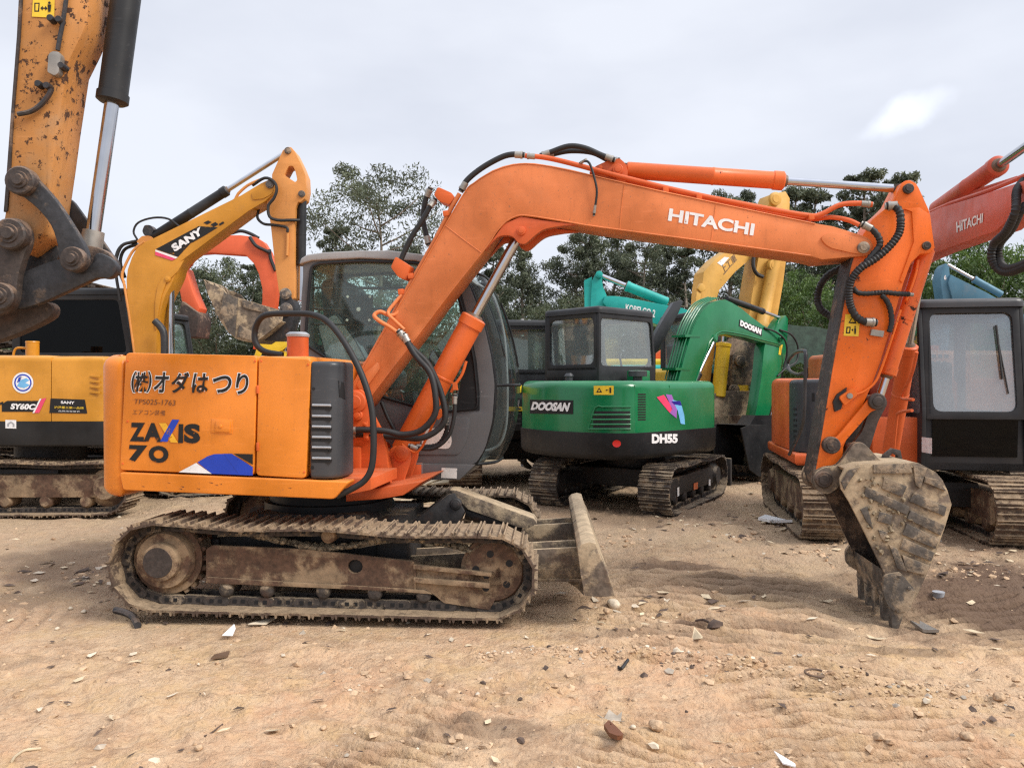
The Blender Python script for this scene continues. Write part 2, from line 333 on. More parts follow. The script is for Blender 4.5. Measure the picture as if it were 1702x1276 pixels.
def thing(name, label, cat, loc, group=None):
    o = bpy.data.objects.new(name, None); COL.objects.link(o); o.location = loc; o.empty_display_size = .2; o['label'] = label; o['category'] = cat
    if group: o['group'] = group
    return o
def tag(o, label, cat, group=None):
    o['label'] = label; o['category'] = cat
    if group: o['group'] = group
    return o
def text_verts(body, offset=0., shear=0., spacing=1.):
    cu = bpy.data.curves.new('t', 'FONT'); cu.body = body; cu.offset = offset; cu.shear = shear; cu.resolution_u = 4; cu.space_character = spacing
    o = bpy.data.objects.new('t', cu); COL.objects.link(o); dg = bpy.context.evaluated_depsgraph_get(); dg.update()
    me = bpy.data.meshes.new_from_object(o.evaluated_get(dg)); bpy.data.objects.remove(o)
    vs = [(v.co.x, v.co.y) for v in me.vertices]; fs = [tuple(p.vertices) for p in me.polygons]; bpy.data.meshes.remove(me); return vs, fs
def quad_map(q, vs, bb=None):
    xs = [v[0] for v in vs]; ys = [v[1] for v in vs]; x0, x1, y0, y1 = bb or (min(xs), max(xs), min(ys), max(ys))
    (ax, ay), (bx, by), (cx, cy), (dx, dy) = q      # TL TR BR BL
    r = []
    for x, y in vs:
        s = (x-x0)/(x1-x0); t = (y-y0)/(y1-y0)
        r.append(((ax*(1-s)+bx*s)*t+(dx*(1-s)+cx*s)*(1-t), (ay*(1-s)+by*s)*t+(dy*(1-s)+cy*s)*(1-t)))
    return r, (x0, x1, y0, y1)
def lettering(body, q, P, mat, parent, offset=.0, shear=0., spacing=1., name='lettering', bb=None, nudge=0):
    vs, fs = text_verts(body, offset, shear, spacing)
    if not vs: return None
    pv, bb2 = quad_map(q, vs, bb); mb = MB(); w = []
    for x, y in pv:
        p = P(x, y)
        if nudge: p = p+(Vector((0, 0, CH))-p).normalized()*nudge
        w.append(p)
    mb.add(w, fs); o = mb.build(name, mat, parent); o['_'] = 0; del o['_']; return bb2
def decal(polys, P, mats, parent, name='decal', nudge=0, sub=1):
    mb = MB()
    for i, pl in enumerate(polys):
        mi, pts = pl if isinstance(pl[0], int) else (0, pl)
        mb.mi = mi; w = [P(x, y) for x, y in pts]
        if nudge: w = [p+(Vector((0, 0, CH))-p).normalized()*(nudge+.0007*i) for p in w]
        tr = tessellate_polygon([[Vector((x, y, 0)) for x, y in pts]]); mb.add(w, [tuple(t) for t in tr])
    return mb.build(name, mats, parent)
def circ(cx, cy, rx, ry=None, n=20): ry = ry or rx; return [(cx+rx*math.cos(2*math.pi*k/n), cy+ry*math.sin(2*math.pi*k/n)) for k in range(n)]
def grid_decal(x0, x1, y0, y1, P, n=10, slant=(0, 0)):   # curved-wall rectangle, strips
    mb_v = [P(x0+(x1-x0)*i/n, y0+slant[0]*i/n) for i in range(n+1)]+[P(x0+(x1-x0)*i/n, y1+slant[1]*i/n) for i in range(n+1)]
    return mb_v, [(i, i+1, n+2+i, n+1+i) for i in range(n)]

def track_belt(F, cL, rL, cR, rR, lat0, lat1, pitch=.154, sag=.03, mats=('track', 'linkage'), parent=None, gr=.022, links=True, seed=1):
    rnd = random.Random(seed); (uL, zL), (uR, zR) = cL, cR; D = math.hypot(uR-uL, zR-zL); al = math.atan2(zR-zL, uR-uL); be = math.asin(max(-1, min(1, (rL-rR)/D)))
    path = []
    a1 = al+math.pi/2-be      # upper tangent normal angle
    a2 = al-math.pi/2+be
    K = 40
    p0 = (uL+rL*math.cos(a1), zL+rL*math.sin(a1)); p1 = (uR+rR*math.cos(a1), zR+rR*math.sin(a1))
    for k in range(K):
        t = k/K; s = -sag*(math.sin(math.pi*2*t)**2); path.append((p0[0]*(1-t)+p1[0]*t, p0[1]*(1-t)+p1[1]*t+s))
    for k in range(K): a = a1+(a2-a1)*k/K; path.append((uR+rR*math.cos(a), zR+rR*math.sin(a)))
    q0 = (uR+rR*math.cos(a2), zR+rR*math.sin(a2)); q1 = (uL+rL*math.cos(a2), zL+rL*math.sin(a2))
    for k in range(K): t = k/K; path.append((q0[0]*(1-t)+q1[0]*t, q0[1]*(1-t)+q1[1]*t))
    for k in range(K): a = a2+(a1-2*math.pi-a2)*k/K; path.append((uL+rL*math.cos(a), zL+rL*math.sin(a)))
    path = np.array(path+[path[0]]); seg = np.hypot(*np.diff(path, axis=0).T); cum = np.r_[0, np.cumsum(seg)]; tot = cum[-1]
    n = int(round(tot/pitch)); p = tot/n
    def at(s): s = s % tot; return np.array([np.interp(s, cum, path[:, 0]), np.interp(s, cum, path[:, 1])])
    mb = MB()
    for i in range(n):
        a, b = at(i*p+.004), at((i+1)*p-.004); t = (b-a)/np.linalg.norm(b-a); nn = np.array([-t[1], t[0]])  # outward (path runs clockwise)
        a = a+nn*rnd.uniform(-.002, .002); la = lat0+rnd.uniform(-.004, .004); lb = lat1+rnd.uniform(-.004, .004)
        ln = np.linalg.norm(b-a)+.006
        prof = [(0, -.014), (0, .002), (.03*ln, gr), (.09*ln, gr), (.13*ln, .001), (.44*ln, 0), (.47*ln, gr*.95), (.53*ln, gr*.95), (.56*ln, 0), (.86*ln, .001), (.9*ln, gr), (.95*ln, gr*.8), (ln, -.002), (ln*1.03, -.01), (ln, -.016)]
        pts = [a+t*x+nn*y for x, y in prof]; mb.mi = 0; mb.prismL(F, [tuple(q) for q in pts], la, lb)
        if links:
            mid = (lat0+lat1)/2; mb.mi = 1
            for s_ in (-1, 1):
                c0 = mid+.02+s_*.075; ofs = -.02 if (i+s_) % 2 else 0
                pr = rpoly([(-.12*ln, -.075), (1.05*ln, -.075), (1.05*ln, -.016), (-.12*ln, -.016)], .03, 3)
                mb.prismL(F, [tuple(a+t*x+nn*y) for x, y in pr], c0-.018+ofs*.5, c0+.018+ofs*.5)
                mb.mi = 2
                for h in (.3, .68):
                    e = c0-.0195+ofs*.5; hp = [(h*ln-.014, -.034), (h*ln+.012, -.034), (h*ln+.012, -.058), (h*ln-.014, -.058)]
                    mb.prismL(F, [tuple(a+t*x+nn*y) for x, y in hp], e-.002, e+.004)
                mb.mi = 1
    return mb.build('track_belt', [mats[0], 'track_dark', 'w_black'], parent, ang=30)
def rubble(mb, F, n, u0, u1, l0, l1, zf, r0=.01, r1=.035):
    for _ in range(n):
        u = random.uniform(u0, u1); l = random.uniform(l0, l1); r = random.uniform(r0, r1)*random.uniform(.6, 1); mb.rock(F.W(u, l, zf(u, l)+r*.3), r, .35, .8)
def offset_poly(ul, d):
    n = len(ul); ar = sum(ul[i][0]*ul[(i+1) % n][1]-ul[(i+1) % n][0]*ul[i][1] for i in range(n)); sg = 1 if ar > 0 else -1; out = []
    for i in range(n):
        p0, p1, p2 = Vector(ul[i-1]), Vector(ul[i]), Vector(ul[(i+1) % n]); a = (p1-p0).normalized(); b = (p2-p1).normalized(); na = Vector((-a.y, a.x))*sg; nb = Vector((-b.y, b.x))*sg; m = (na+nb)
        if m.length < 1e-6: m = na
        m.normalize(); out.append(tuple(p1+m*d/max(.4, m.dot(na))))
    return out
def roundplan(mb, F, ul, z0, z1, rt=.06, rb=.0, k=5):
    rings = []
    if rb > 0: rings += [(z0+rb*(1-math.cos(a)), rb*(1-math.sin(a))) for a in [math.pi/2*i/k for i in range(k)]]
    else: rings.append((z0, 0))
    rings += [(z1-rt*(1-math.cos(a)), rt*(1-math.sin(a))) for a in [math.pi/2*(1-i/k) for i in range(k+1)]] if rt > 0 else [(z1, 0)]
    n = len(ul); vs = []
    for z, d in rings: vs += [F.W(u, l, z) for u, l in (offset_poly(ul, d) if d > 1e-6 else ul)]
    fs = [(j*n+i, j*n+(i+1) % n, (j+1)*n+(i+1) % n, (j+1)*n+i) for j in range(len(rings)-1) for i in range(n)]
    fs += [tuple(range(n))[::-1], tuple(range((len(rings)-1)*n, len(rings)*n))]; return mb.add(vs, fs)
# ================================================================ main excavator (right side towards the camera)
MO = (-1.47, 6.2)
U = Frame(*MO, -7.0); T = Frame(*MO, -2.7)
R0 = thing('excavator', 'large orange excavator in the foreground with black brush characters on its engine door', 'excavator', (*MO, 0))
# --- undercarriage
NL = -1.13
def tp(px, py): return T.P(px, py, NL)
cL, cR = tp(250, 943), tp(820, 961); rL = .295; rR = .275
track_belt(T, cL, rL, cR, rR, NL, -.69, .154, .02, parent=R0)
track_belt(T, cL, rL, cR, rR, .69, 1.13, .154, .02, parent=R0, seed=3)
for side in (-1, 1):
    A, B = (NL, -.69) if side < 0 else (.69, 1.13); mid = (A+B)/2
    def lt(a): return mid+(a if side < 0 else a)
    f = MB(); fo = [(328, 919), (338, 913), (500, 920), (683, 941), (683, 951), (815, 957), (828, 950), (833, 983), (811, 1023), (733, 1011), (714, 995), (650, 990), (328, 976)]
    uz = [tp(x, y) for x, y in fo]; hole = [tp(x, y) for x, y in circ(582, 949, 13, 12, 14)]
    f.plate(T, [rpoly(uz, .012, 2), hole], A+.13, A+.16)
    f.prismL(T, [tp(x, y) for x, y in [(335, 925), (680, 950), (700, 985), (335, 970)]], A+.165, B-.1)
    f.prismL(T, [tp(x, y) for x, y in [(331, 966), (700, 988), (714, 995), (650, 990), (329, 976)]], A+.115, A+.129)
    f.prismL(T, [tp(x, y) for x, y in [(683, 944), (815, 958), (815, 964), (683, 951)]], A+.095, A+.131)
    f.prismL(T, [tp(x, y) for x, y in [(683, 966), (812, 976), (812, 984), (683, 974)]], A+.095, A+.131)
    f.prismL(T, [tp(x, y) for x, y in [(683, 951), (686, 951), (686, 992), (683, 990)]], A+.12, A+.131)
    f.mi = 1; f.prismL(T, [tp(x, y) for x, y in circ(582, 949, 13, 12, 14)], A+.158, A+.163)
    f.prismL(T, [tp(x, y) for x, y in [(798, 962), (812, 963), (810, 971), (801, 970)]], A+.127, A+.132)
    f.build('track_frame', ['frame_mud', 'w_black'], R0, bevel=.006)
    s = MB(); u, z = tp(258, 938); s.lathe(T.W(u, A+.05, z), T.W(u, B-.06, z), [(0, .105), (.02, .125), (.16, .13), (.17, .185), (.3, .20), (.36, .20), (.37, .24), (.9, .24), (1, .15)], 32)
    s.mi = 1; s.lathe(T.W(u-.01, A+.046, z), T.W(u-.01, A+.09, z), [(0, .10), (.9, .115), (1, .12)], 28); s.mi = 0
    for k in range(23):
        a = 2*math.pi*k/23; c, sn = math.cos(a), math.sin(a); r1, r2 = .225, .265
        q = [(u+c*r1-sn*.02, z+sn*r1+c*.02), (u+c*r2-sn*.009, z+sn*r2+c*.009), (u+c*r2+sn*.009, z+sn*r2-c*.009), (u+c*r1+sn*.02, z+sn*r1-c*.02)]
        s.prismL(T, q, mid-.03, mid+.03)
    s.build('sprocket', ['frame_mud', 'linkage'], R0)
    i_ = MB(); u, z = tp(818, 958); i_.lathe(T.W(u, A+.13, z), T.W(u, B-.12, z), [(0, .17), (.02, .19), (.1, .2), (.18, .2), (.2, .225), (.8, .225), (.82, .2), (1, .17)], 36)
    i_.mi = 1
    for k in range(5):
        a = 2*math.pi*k/5+.5; i_.lathe(T.W(u+.12*math.cos(a), A+.128, z+.12*math.sin(a)), T.W(u+.12*math.cos(a), A+.14, z+.12*math.sin(a)), .024, 12)
    i_.build('idler_wheel', ['frame_mud', 'w_black'], R0)
    for x, y in ((361, 989), (431, 990), (527, 992), (615, 995), (698, 999)):
        r = MB(); u, z = tp(x, y); r.lathe(T.W(u, A+.12, z), T.W(u, B-.12, z), [(0, .03), (.03, .042), (.06, .048), (.15, .052), (.3, .045), (.7, .045), (.85, .052), (.97, .042), (1, .03)], 18); r.build('track_roller', 'track_dark', R0)
    r = MB(); u, z = tp(537, 897); r.lathe(T.W(u, A+.1, z), T.W(u, B-.12, z), [(0, .03), (.05, .045), (.2, .05), (.8, .05), (1, .03)], 18); r.build('carrier_roller', 'frame_mud', R0)
    mu = MB()
    ztop = tp(500, 920)[1]; ur = tp(780, 940)[0]; ul_ = tp(345, 910)[0]
    def zf(u_, l): s_ = (u_-ul_)/(ur-ul_); e = 1-abs((l-(mid-.02))/.16)**2; return ztop-.005-.045*s_+.09*max(0, e)*(.7+.5*math.sin(9*s_+1))
    rubble(mu, T, 900, ul_+.02, ur, A+.15, B-.14, zf, .008, .03); mu.mi = 1
    gridn = 30; vs = []; fs = []
    for a in range(gridn+1):
        for b in range(7):
            uu = ul_+(ur-ul_)*a/gridn; l = A+.14+(B-A-.27)*b/6; vs.append(T.W(uu, l, zf(uu, l)+random.uniform(-.008, .008)))
    for a in range(gridn):
        for b in range(6): k = a*7+b; fs.append((k, k+1, k+8, k+7))
    mu.add(vs, fs); mu.build('mud_cake', ['mud', 'mud'], R0)
cf = MB(); cf.box(T, -.65, .65, -.72, .72, .30, .56); cf.prismL(T, [(-.5, .5), (.5, .5), (.4, .64), (-.4, .64)], -.5, .5)
for a in (-.8, .55): cf.box(T, a, a+.22, -.75, .75, .32, .5)
cf.build('centre_frame', 'frame_black', R0, bevel=.02)
sb = MB(); o = T.o; sb.lathe(o+Vector((0, 0, .62)), o+Vector((0, 0, .84)), [(0, .50), (.3, .50), (.32, .46), (.6, .46), (.62, .52), (1, .52)], 40); sb.build('swing_bearing', 'black', R0)
# --- blade
b = MB(); prof = [T.P(x, y, NL) for x, y in [(960, 912), (966, 904), (980, 900), (991, 903), (994, 915), (1003, 935), (1014, 962), (1022, 990), (1000, 992), (972, 990), (965, 955)]]
b.prismL(T, prof, NL, 1.13); b.build('dozer_blade', 'bucket', R0, bevel=.006)
ba = MB(); ub = T.P(968, 930, NL)[0]
for s_ in (-.62, .34):
    ba.prismL(T, [(.75, .36), (ub+.03, .44), (ub+.02, .22), (.8, .2)], s_, s_+.03); ba.prismL(T, [(.75, .36), (ub+.03, .44), (ub+.02, .22), (.8, .2)], s_+.25, s_+.28)
    ba.box(T, .7, ub+.02, s_, s_+.28, .19, .215); ba.prismL(T, [(ub-.35, .215), (ub+.02, .25), (ub+.04, .06), (ub-.02, .12), (ub-.15, .2)], s_+.12, s_+.15)
ba.build('blade_arm', 'bucket', R0, bevel=.004)
bc = MB(); bc.prism(T, [(750, 811), (762, 812), (888, 858), (893, 866), (878, 874), (862, 872), (780, 843)], -.10, .12, 0); bc.build('cylinder_guard', 'bucket', R0, bevel=.004)
for q_ in (-.22, .18): bk = MB(); bk.prism(T, [(688, 864), (748, 818), (758, 816), (775, 846), (762, 872), (735, 880)], q_, q_+.04, -.1); bk.boss(T, 757, 838, q_-.02, q_+.05, .045); bk.build('blade_bracket', 'frame_black', R0, bevel=.006)
bcy = MB(); bcy.lathe(T.PW(775, 850, 0), T.PW(868, 878, 0), [(0, .06), (.7, .06), (.71, .03), (1, .03)], 16); bcy.build('blade_cylinder', 'frame_black', R0)
# --- house
HL = -1.08
def up_(px, lat=HL): return U.P(px, 700, lat)[0]
zt = U.P(300, 589, HL)[1]; zb = U.P(300, 817, HL)[1]
uT, uC = up_(168), up_(205)
cw = MB(); nlat = 1.0
uT -= .075
tailpl = [(uC, HL), (uT+.12, HL+.015), (uT+.05, HL+.05), (uT+.01, HL+.13), (uT-.18, HL+.5), (uT-.26, -.2), (uT-.26, .3), (uT-.18, .75), (uT, 1.0), (uT+.15, 1.05), (uC, 1.05)]
roundplan(cw, U, rpoly(tailpl, .1, 3), zb-.055, zt+.005, .09, .10); cw.build('counterweight', 'orange_hood', R0, ang=50)
hd = MB(); hd.box(U, uC+.012, up_(512), HL+.05, .95, zb+.12, zt-.012); hd.build('hood', 'orange_hood', R0, bevel=.05, seg=4)
def panel(pts, name, l0=HL, th=.07, bev=.03, mat='orange_hood', parent=None, seg=3, r=.03):
    m = MB(); m.prismL(U, rpoly([U.P(x, y, HL) for x, y in pts], r, 3), l0, l0+th); return m.build(name, mat, parent or R0, bevel=bev, seg=seg)
door = panel([(209, 586), (427, 591), (422, 790), (199, 781)], 'engine_door')
panel([(430, 591), (517, 597), (508, 795), (425.5, 790)], 'side_panel', bev=.015)
sill = MB(); pr = [U.P(x, y, HL) for x, y in [(201, 785), (577, 800), (555, 829), (203, 813)]]
sill.prismL(U, rpoly([U.P(200, 784, HL), U.P(581, 800, HL), U.P(556, 829, HL), U.P(206, 814, HL)], .02, 2), HL-.012, HL+.35); sill.build('side_sill', 'orange_hood', R0, bevel=.03, seg=4)
dk = MB(); dk.box(U, uC, up_(560)+.02, HL+.2, 1.0, zb-.0, zb+.06); dk.build('deck_plate', 'orange_red', R0)
# grey radiator cover with a rounded front corner
gu0, gu1 = up_(514), up_(556); cz0, cz1 = U.P(560, 797, HL)[1], U.P(560, 600, HL)[1]
gp = [(gu0, HL), (gu1-.07, HL), (gu1-.02, HL+.02), (gu1+.015, HL+.06), (gu1+.03, HL+.12), (gu1+.035, HL+.20), (gu1+.035, HL+.30), (gu0, HL+.30)]
gc = MB(); gc.plan(U, gp, cz0, cz1); grey = gc.build('radiator_cover', 'grey_cover', R0, bevel=.035, seg=4)
sl_ = MB()
for y in (673, 691, 708.5, 726, 743, 761):
    a, b_ = U.P(517, y, HL), U.P(550, y+.6, HL); sl_.mi = 0; sl_.tube([U.W(a[0]+.01, HL-.002, a[1]), U.W(b_[0], HL-.002, b_[1])], .008, 8, 1)
    sl_.mi = 1; sl_.prismL(U, [(a[0], a[1]-.03), (b_[0], b_[1]-.03), (b_[0]+.005, b_[1]-.006), (a[0], a[1]-.006)], HL-.001, HL+.01)
sl_.build('louvre', ['w_grey', 'w_black'], grey)
Pg = wallP(U, gp, .003); decal([[(562, 632), (571, 636), (574, 664), (564, 660)]], Pg, 'w_black', grey, 'recess')
decal([circ(521, 646, 2.6), circ(519, 777, 2.8)], Pg, 'w_black', grey, 'bolt_hole')
# cap pipe behind the hood
ex = MB(); ex.lathe(U.PW(495, 594, -.7), U.PW(495, 560, -.7), [(0, .075), (1, .075)], 22); ex.mi = 1; ex.lathe(U.PW(495, 560, -.7), U.PW(495, 552, -.7), [(0, .08), (.5, .084), (1, .06)], 22); ex.build('filler_pipe', ['orange_red', 'w_grey'], R0)
hr = MB(); hr.tube([U.PW(x, y, l) for x, y, l in [(470, 590, -.75), (440, 584, -.75), (425, 570, -.75), (424, 548, -.75), (433, 529, -.78), (450, 522, -.8), (490, 521, -.82), (520, 523, -.85), (545, 535, -.9), (572, 568, -.95), (600, 620, -1.0), (617, 675, -1.02), (621, 730, -1.03), (618, 775, -1.03), (606, 798, -1.03), (585, 812, -1.04), (560, 824, -1.04)]], .0215, 12, 5); hr.build('handrail', 'rubber', R0)
# door latch
la = MB(); la.prismL(U, [U.P(x, y, HL) for x, y in [(352, 695), (387, 697), (386, 721), (351, 719)]], HL-.004, HL+.01); la.mi = 0
la.prismL(U, [U.P(x, y, HL) for x, y in [(360, 699), (384, 700), (383, 718), (359, 717)]], HL-.012, HL); la.pin(U, 368, 708, HL-.018, HL, .013, ref=HL); la.build('latch', ['orange_hood'], door, bevel=.003)
for x_, y_ in ((212, 600), (212, 700), (204, 770), (424, 600), (420, 780), (434, 600), (430, 780), (512, 606), (506, 784)):
    hb_ = MB(); hb_.pin(U, x_, y_, HL-.004, HL+.01, .008, 8, ref=HL); hb_.build('bolt', 'orange_cyl', door if x_ < 428 else R0)
for y_ in (640, 735):
    hb_ = MB(); hb_.prism(U, [(426, y_), (430, y_), (430, y_+14), (426, y_+14)], HL-.006, HL+.02); hb_.build('hinge', 'orange_cyl', door, bevel=.002)
sk_ = MB(); rr_ = random.Random(4)
for _ in range(9):
    x_, y_ = rr_.uniform(210, 500), rr_.uniform(800, 812); sk_.prism(U, [(x_, y_), (x_+rr_.uniform(3, 7), y_+1), (x_+rr_.uniform(2, 6), y_+rr_.uniform(1.5, 3))], HL-.0135, HL-.011)
sk_.build('scratch', 'w_brown', R0)
# --- writing on the door
PD = planeP(U, HL-.0035); PD2 = planeP(U, HL-.006)
lt = [('(', (219, 617, 227, 652)), ('株', (224, 618, 246, 651)), (')', (244, 617, 252, 652)), ('オ', (256, 618, 281, 652)), ('ダ', (285, 618, 315, 653)), ('は', (320, 620, 346, 653)), ('つ', (354, 624, 385, 653)), ('り', (393, 620, 413, 655))]
for ch, (x0, y0, x1, y1) in lt:
    q = [(x0, y0), (x1, y0+.4), (x1-.5, y1+.4), (x0-1, y1)]
    g = 1.3; qw = [(x0-g, y0-g), (x1+g, y0-g+.4), (x1+g-.5, y1+g+.4), (x0-g-1, y1+g)]
    lettering(ch, qw, PD, 'w_white', door, offset=.055, shear=.1); lettering(ch, q, PD2, 'w_black', door, offset=.022, shear=.1)
lettering('TPS025-1763', [(223, 663), (292, 665), (291, 674), (222, 671)], PD, 'w_brown', door, .0)
lettering('エアコン装備', [(221, 680), (275, 682), (274, 691), (220, 689)], PD, 'w_brown', door, .0)
for ch, x0, x1 in (('Z', 216, 241), ('A', 239, 269), ('I', 297, 304), ('S', 306, 333)):
    y0, y1 = 702+(x0-216)*.02, 733+(x0-216)*.035
    if ch == 'I': decal([[(297, 704.5), (304.5, 704.7), (304, 736.2), (296, 736)]], PD, 'w_black', door, 'lettering')
    else: lettering(ch, [(x0, y0), (x1, y0+.5), (x1-.5, y1+.8), (x0-.5, y1)], PD, 'w_black', door, .055)
decal([(0, [(264, 703), (276, 703), (296, 735.5), (284, 735)]), (1, [(286, 697), (298, 697.5), (278, 734), (266, 733.5)])], PD, ['w_yellow', 'w_blue'], door, 'emblem', nudge=.0006)
lettering('7', [(215, 739), (245, 740), (243, 768), (213, 766)], PD, 'w_black', door, .06); lettering('O', [(247, 740), (280, 741), (280, 769.5), (247, 768.5)], PD, 'w_black', door, .055)
decal([(0, [(297, 784.5), (326, 769), (352, 787)]), (1, [(328, 768), (345, 758), (356, 754.5), (385, 753.8), (420, 776), (420, 790), (352, 787)]), (2, [(388, 753.8), (420, 754.5), (420, 772)]), (3, [(372, 753.8), (385, 753.8), (420, 776), (420, 790), (398, 789)])], PD, ['w_offwhite', 'w_blue', 'w_black', 'w_bluef'] if 'w_bluef' in MT else ['w_white', 'w_blue', 'w_black', 'w_blue'], door, 'emblem', nudge=.0006)
# --- swing frame front and boom foot
sf = MB()
sf.prism(U, [(576, 782), (648, 782), (648, 800), (590, 812), (566, 812)], -.95, -.3, -.5)
sf.prism(U, [(600, 806), (660, 800), (722, 790), (690, 812), (655, 818), (600, 822)], -.55, .5, -.2)
sf.box(U, up_(520), U.P(600, 700, -.3)[0], -.32, .3, zb, zb+.25)
sf.build('deck_step', 'orange_red', R0, bevel=.008)
fb = MB()
for a in (-.29, .24): fb.prism(U, [(560, 660), (584, 648), (598, 647), (609, 656), (615, 680), (634, 716), (642, 748), (646, 790), (650, 808), (560, 808)], a, a+.05, -.29)
for a in (-.13, .09): fb.prism(U, rpoly([(636, 800), (640, 765), (655, 744), (668, 739), (682, 746), (683, 762), (670, 800), (668, 812), (650, 812)], 8, 3), a, a+.04, -.13)
fb.box(U, U.P(565, 700, -.2)[0], U.P(640, 700, -.2)[0], -.26, .26, zb+.1, zb+.2)
fb.prism(U, [(560, 730), (636, 735), (648, 785), (560, 790)], -.24, -.14, -.24)
fb.boss(U, 589, 668, -.33, -.29, .085); fb.boss(U, 666, 754, -.16, -.13, .062); fb.pin(U, 666, 754, -.15, .15, .035); fb.pin(U, 589, 668, -.3, .3, .04); fb.boss(U, 593, 690, -.32, -.29, .04)
fb.build('boom_foot_bracket', 'orange_red', R0, bevel=.005)
cl_ = MB(); cl_.prism(U, [(602, 701), (611, 700), (613, 731), (605, 732)], -.335, -.315, -.33); cl_.pin(U, 606, 705, -.345, -.3, .012); cl_.pin(U, 609, 727, -.345, -.3, .012); cl_.build('hose_clamp', 'orange_red', R0, bevel=.003)
# --- boom
BL = -.17
bo = [(577, 648), (584, 640), (629, 560), (680, 478), (728, 393), (765, 329), (774, 316), (786, 304), (801, 293), (818, 283), (836, 276), (853, 272), (872, 270.5), (888, 271), (915, 275), (946, 281), (1000, 294), (1097, 316), (1355, 371), (1385, 376), (1411, 384), (1436, 392), (1447, 398), (1452, 408), (1449, 418), (1441, 425), (1404, 428), (1367, 431.5), (1347, 426), (1180, 403), (1000, 379), (950, 371), (920, 366.5), (895, 362), (866, 359), (850, 364), (838, 372), (824, 388), (808, 412), (750, 485), (693, 560), (614, 662), (606, 675), (592, 684), (578, 678), (573, 664)]
boom = MB(); boom.prism(U, bo, BL, -BL); boom = boom.build('boom', 'orange_boom', R0, bevel=.008, seg=2)
lug = MB()
for a in (-.165, .10): lug.prism(U, smooth2([(806, 416), (826, 395), (842, 391), (855, 394), (860, 402), (866, 405), (873, 405), (880, 401), (893, 388), (908, 380), (935, 374), (960, 372)], 3)and [tuple(p) for p in smooth2([Vector(q) for q in [(806, 416), (826, 395), (842, 391), (853, 394), (860, 402), (868, 405.5), (876, 403), (893, 388), (908, 380), (935, 375)]], 3)]+[(960, 373), (900, 366), (866, 360), (838, 372)], a, a+.065, -.165)
lug.boss(U, 866, 383.5, -.185, -.165, .034); lug.pin(U, 866, 383.5, -.17, .17, .03); lug.build('cylinder_lug', 'orange_red', boom, bevel=.004)
edge = MB()
low = [(614, 661), (693, 559), (750, 484), (808, 411), (824, 387), (838, 371), (850, 363), (866, 358), (895, 361), (950, 370), (1000, 378), (1180, 402), (1347, 425)]
edge.tube([U.PW(x, y, BL-.001) for x, y in low], .006, 6, 3)
edge.tube([U.PW(x, y, BL-.001) for x, y in [(585, 641), (680, 479), (766, 330), (787, 305), (819, 285), (853, 274), (888, 273), (946, 283), (1097, 318), (1355, 372)]], .005, 6, 3)
edge.build('weld_seam', 'orange_boom', boom)
for q_ in ([(1038, 304), (1033, 343), (1030, 382)], [(739, 374), (770, 398), (800, 420)], [(1190, 338), (1186, 370), (1182, 402)]): ws2 = MB(); ws2.tube([U.PW(x, y, BL-.0005) for x, y in q_], .0035, 6, 3); ws2.build('weld_seam', 'orange_boom', boom)
rf = MB(); rf.prismL(U, rpoly([U.P(x, y, BL) for x, y in [(1362, 396), (1376, 386), (1436, 396), (1450, 408), (1440, 424), (1420, 422), (1376, 412)]], .05, 4), BL-.014, BL+.001); rf.build('pin_boss_plate', 'orange_boom', boom, bevel=.004); rf = MB(); rf.prismL(U, rpoly([U.P(x, y, -BL) for x, y in [(1362, 396), (1376, 386), (1436, 396), (1450, 408), (1440, 424), (1420, 422), (1376, 412)]], .05, 4), -BL, -BL+.014)
rf.build('pin_boss_plate', 'orange_boom', boom, bevel=.004)
pn = MB(); pn.boss(U, 1436, 411, BL-.035, BL-.01, .042); pn.pin(U, 1436, 411, BL, -BL+.03, .035); pn.build('boom_pin', 'pinsteel', boom)
ft = MB(); ft.prism(U, rpoly([(592, 640), (603, 622), (618, 610), (628, 600), (632, 612), (612, 640), (600, 652)], 5, 3), BL-.01, BL+.001); ft.build('foot_gusset', 'orange_boom', boom, bevel=.003)
tb = MB()
for a in (-.08, .05): tb.prism(U, rpoly([(978, 288), (990, 276), (1010, 267), (1030, 263), (1040, 272), (1044, 286), (1040, 304)], 4, 3), a, a+.03, -.08)
tb.boss(U, 1027, 281, -.11, -.08, .04); tb.pin(U, 1027, 281, -.1, .1, .03); tb.pin(U, 998, 278, -.1, .1, .018); tb.build('cylinder_bracket', 'orange_red', boom, bevel=.004)
lettering('HITACHI', [(1113, 346), (1255, 372), (1252, 392), (1110, 367)], planeP(U, BL-.004), 'w_white', boom, .035)
# cylinders
def cyl(F, a, b_, la, r, rod_r, split, nm, mat, parent, gland=None, lat=0):
    p0, p1 = F.PW(*a, lat), F.PW(*b_, lat); mb = MB(); mb.lathe(p0, p1, [(0, r*.7), (.02*split, r), (split*.55, r), (split*.553, r*1.04), (split*.565, r*1.04), (split*.568, r), (split*.93, r), (split*.932, r*1.1), (split*.99, r*1.1), (split, r*.85)], 28)
    mb.mi = 1; ps = p0.lerp(p1, split); mb.lathe(ps-(p1-p0)*.002, ps+(p1-p0).normalized()*.02, [(0, r*.8), (1, r*.62)], 20)
    c = mb.build(nm, [mat, 'w_dgrey'], parent); rd = MB(); rd.lathe(ps, p1, [(0, rod_r), (1, rod_r)], 20); rd.build('piston_rod', 'steel', c); return c
cb = cyl(U, (667, 752), (866, 384), 0, .093, .040, .617, 'boom_cylinder', 'orange_cyl', R0)
ca = cyl(U, (1038, 283), (1495, 314), 0, .064, .030, .592, 'arm_cylinder', 'orange_cyl', R0)
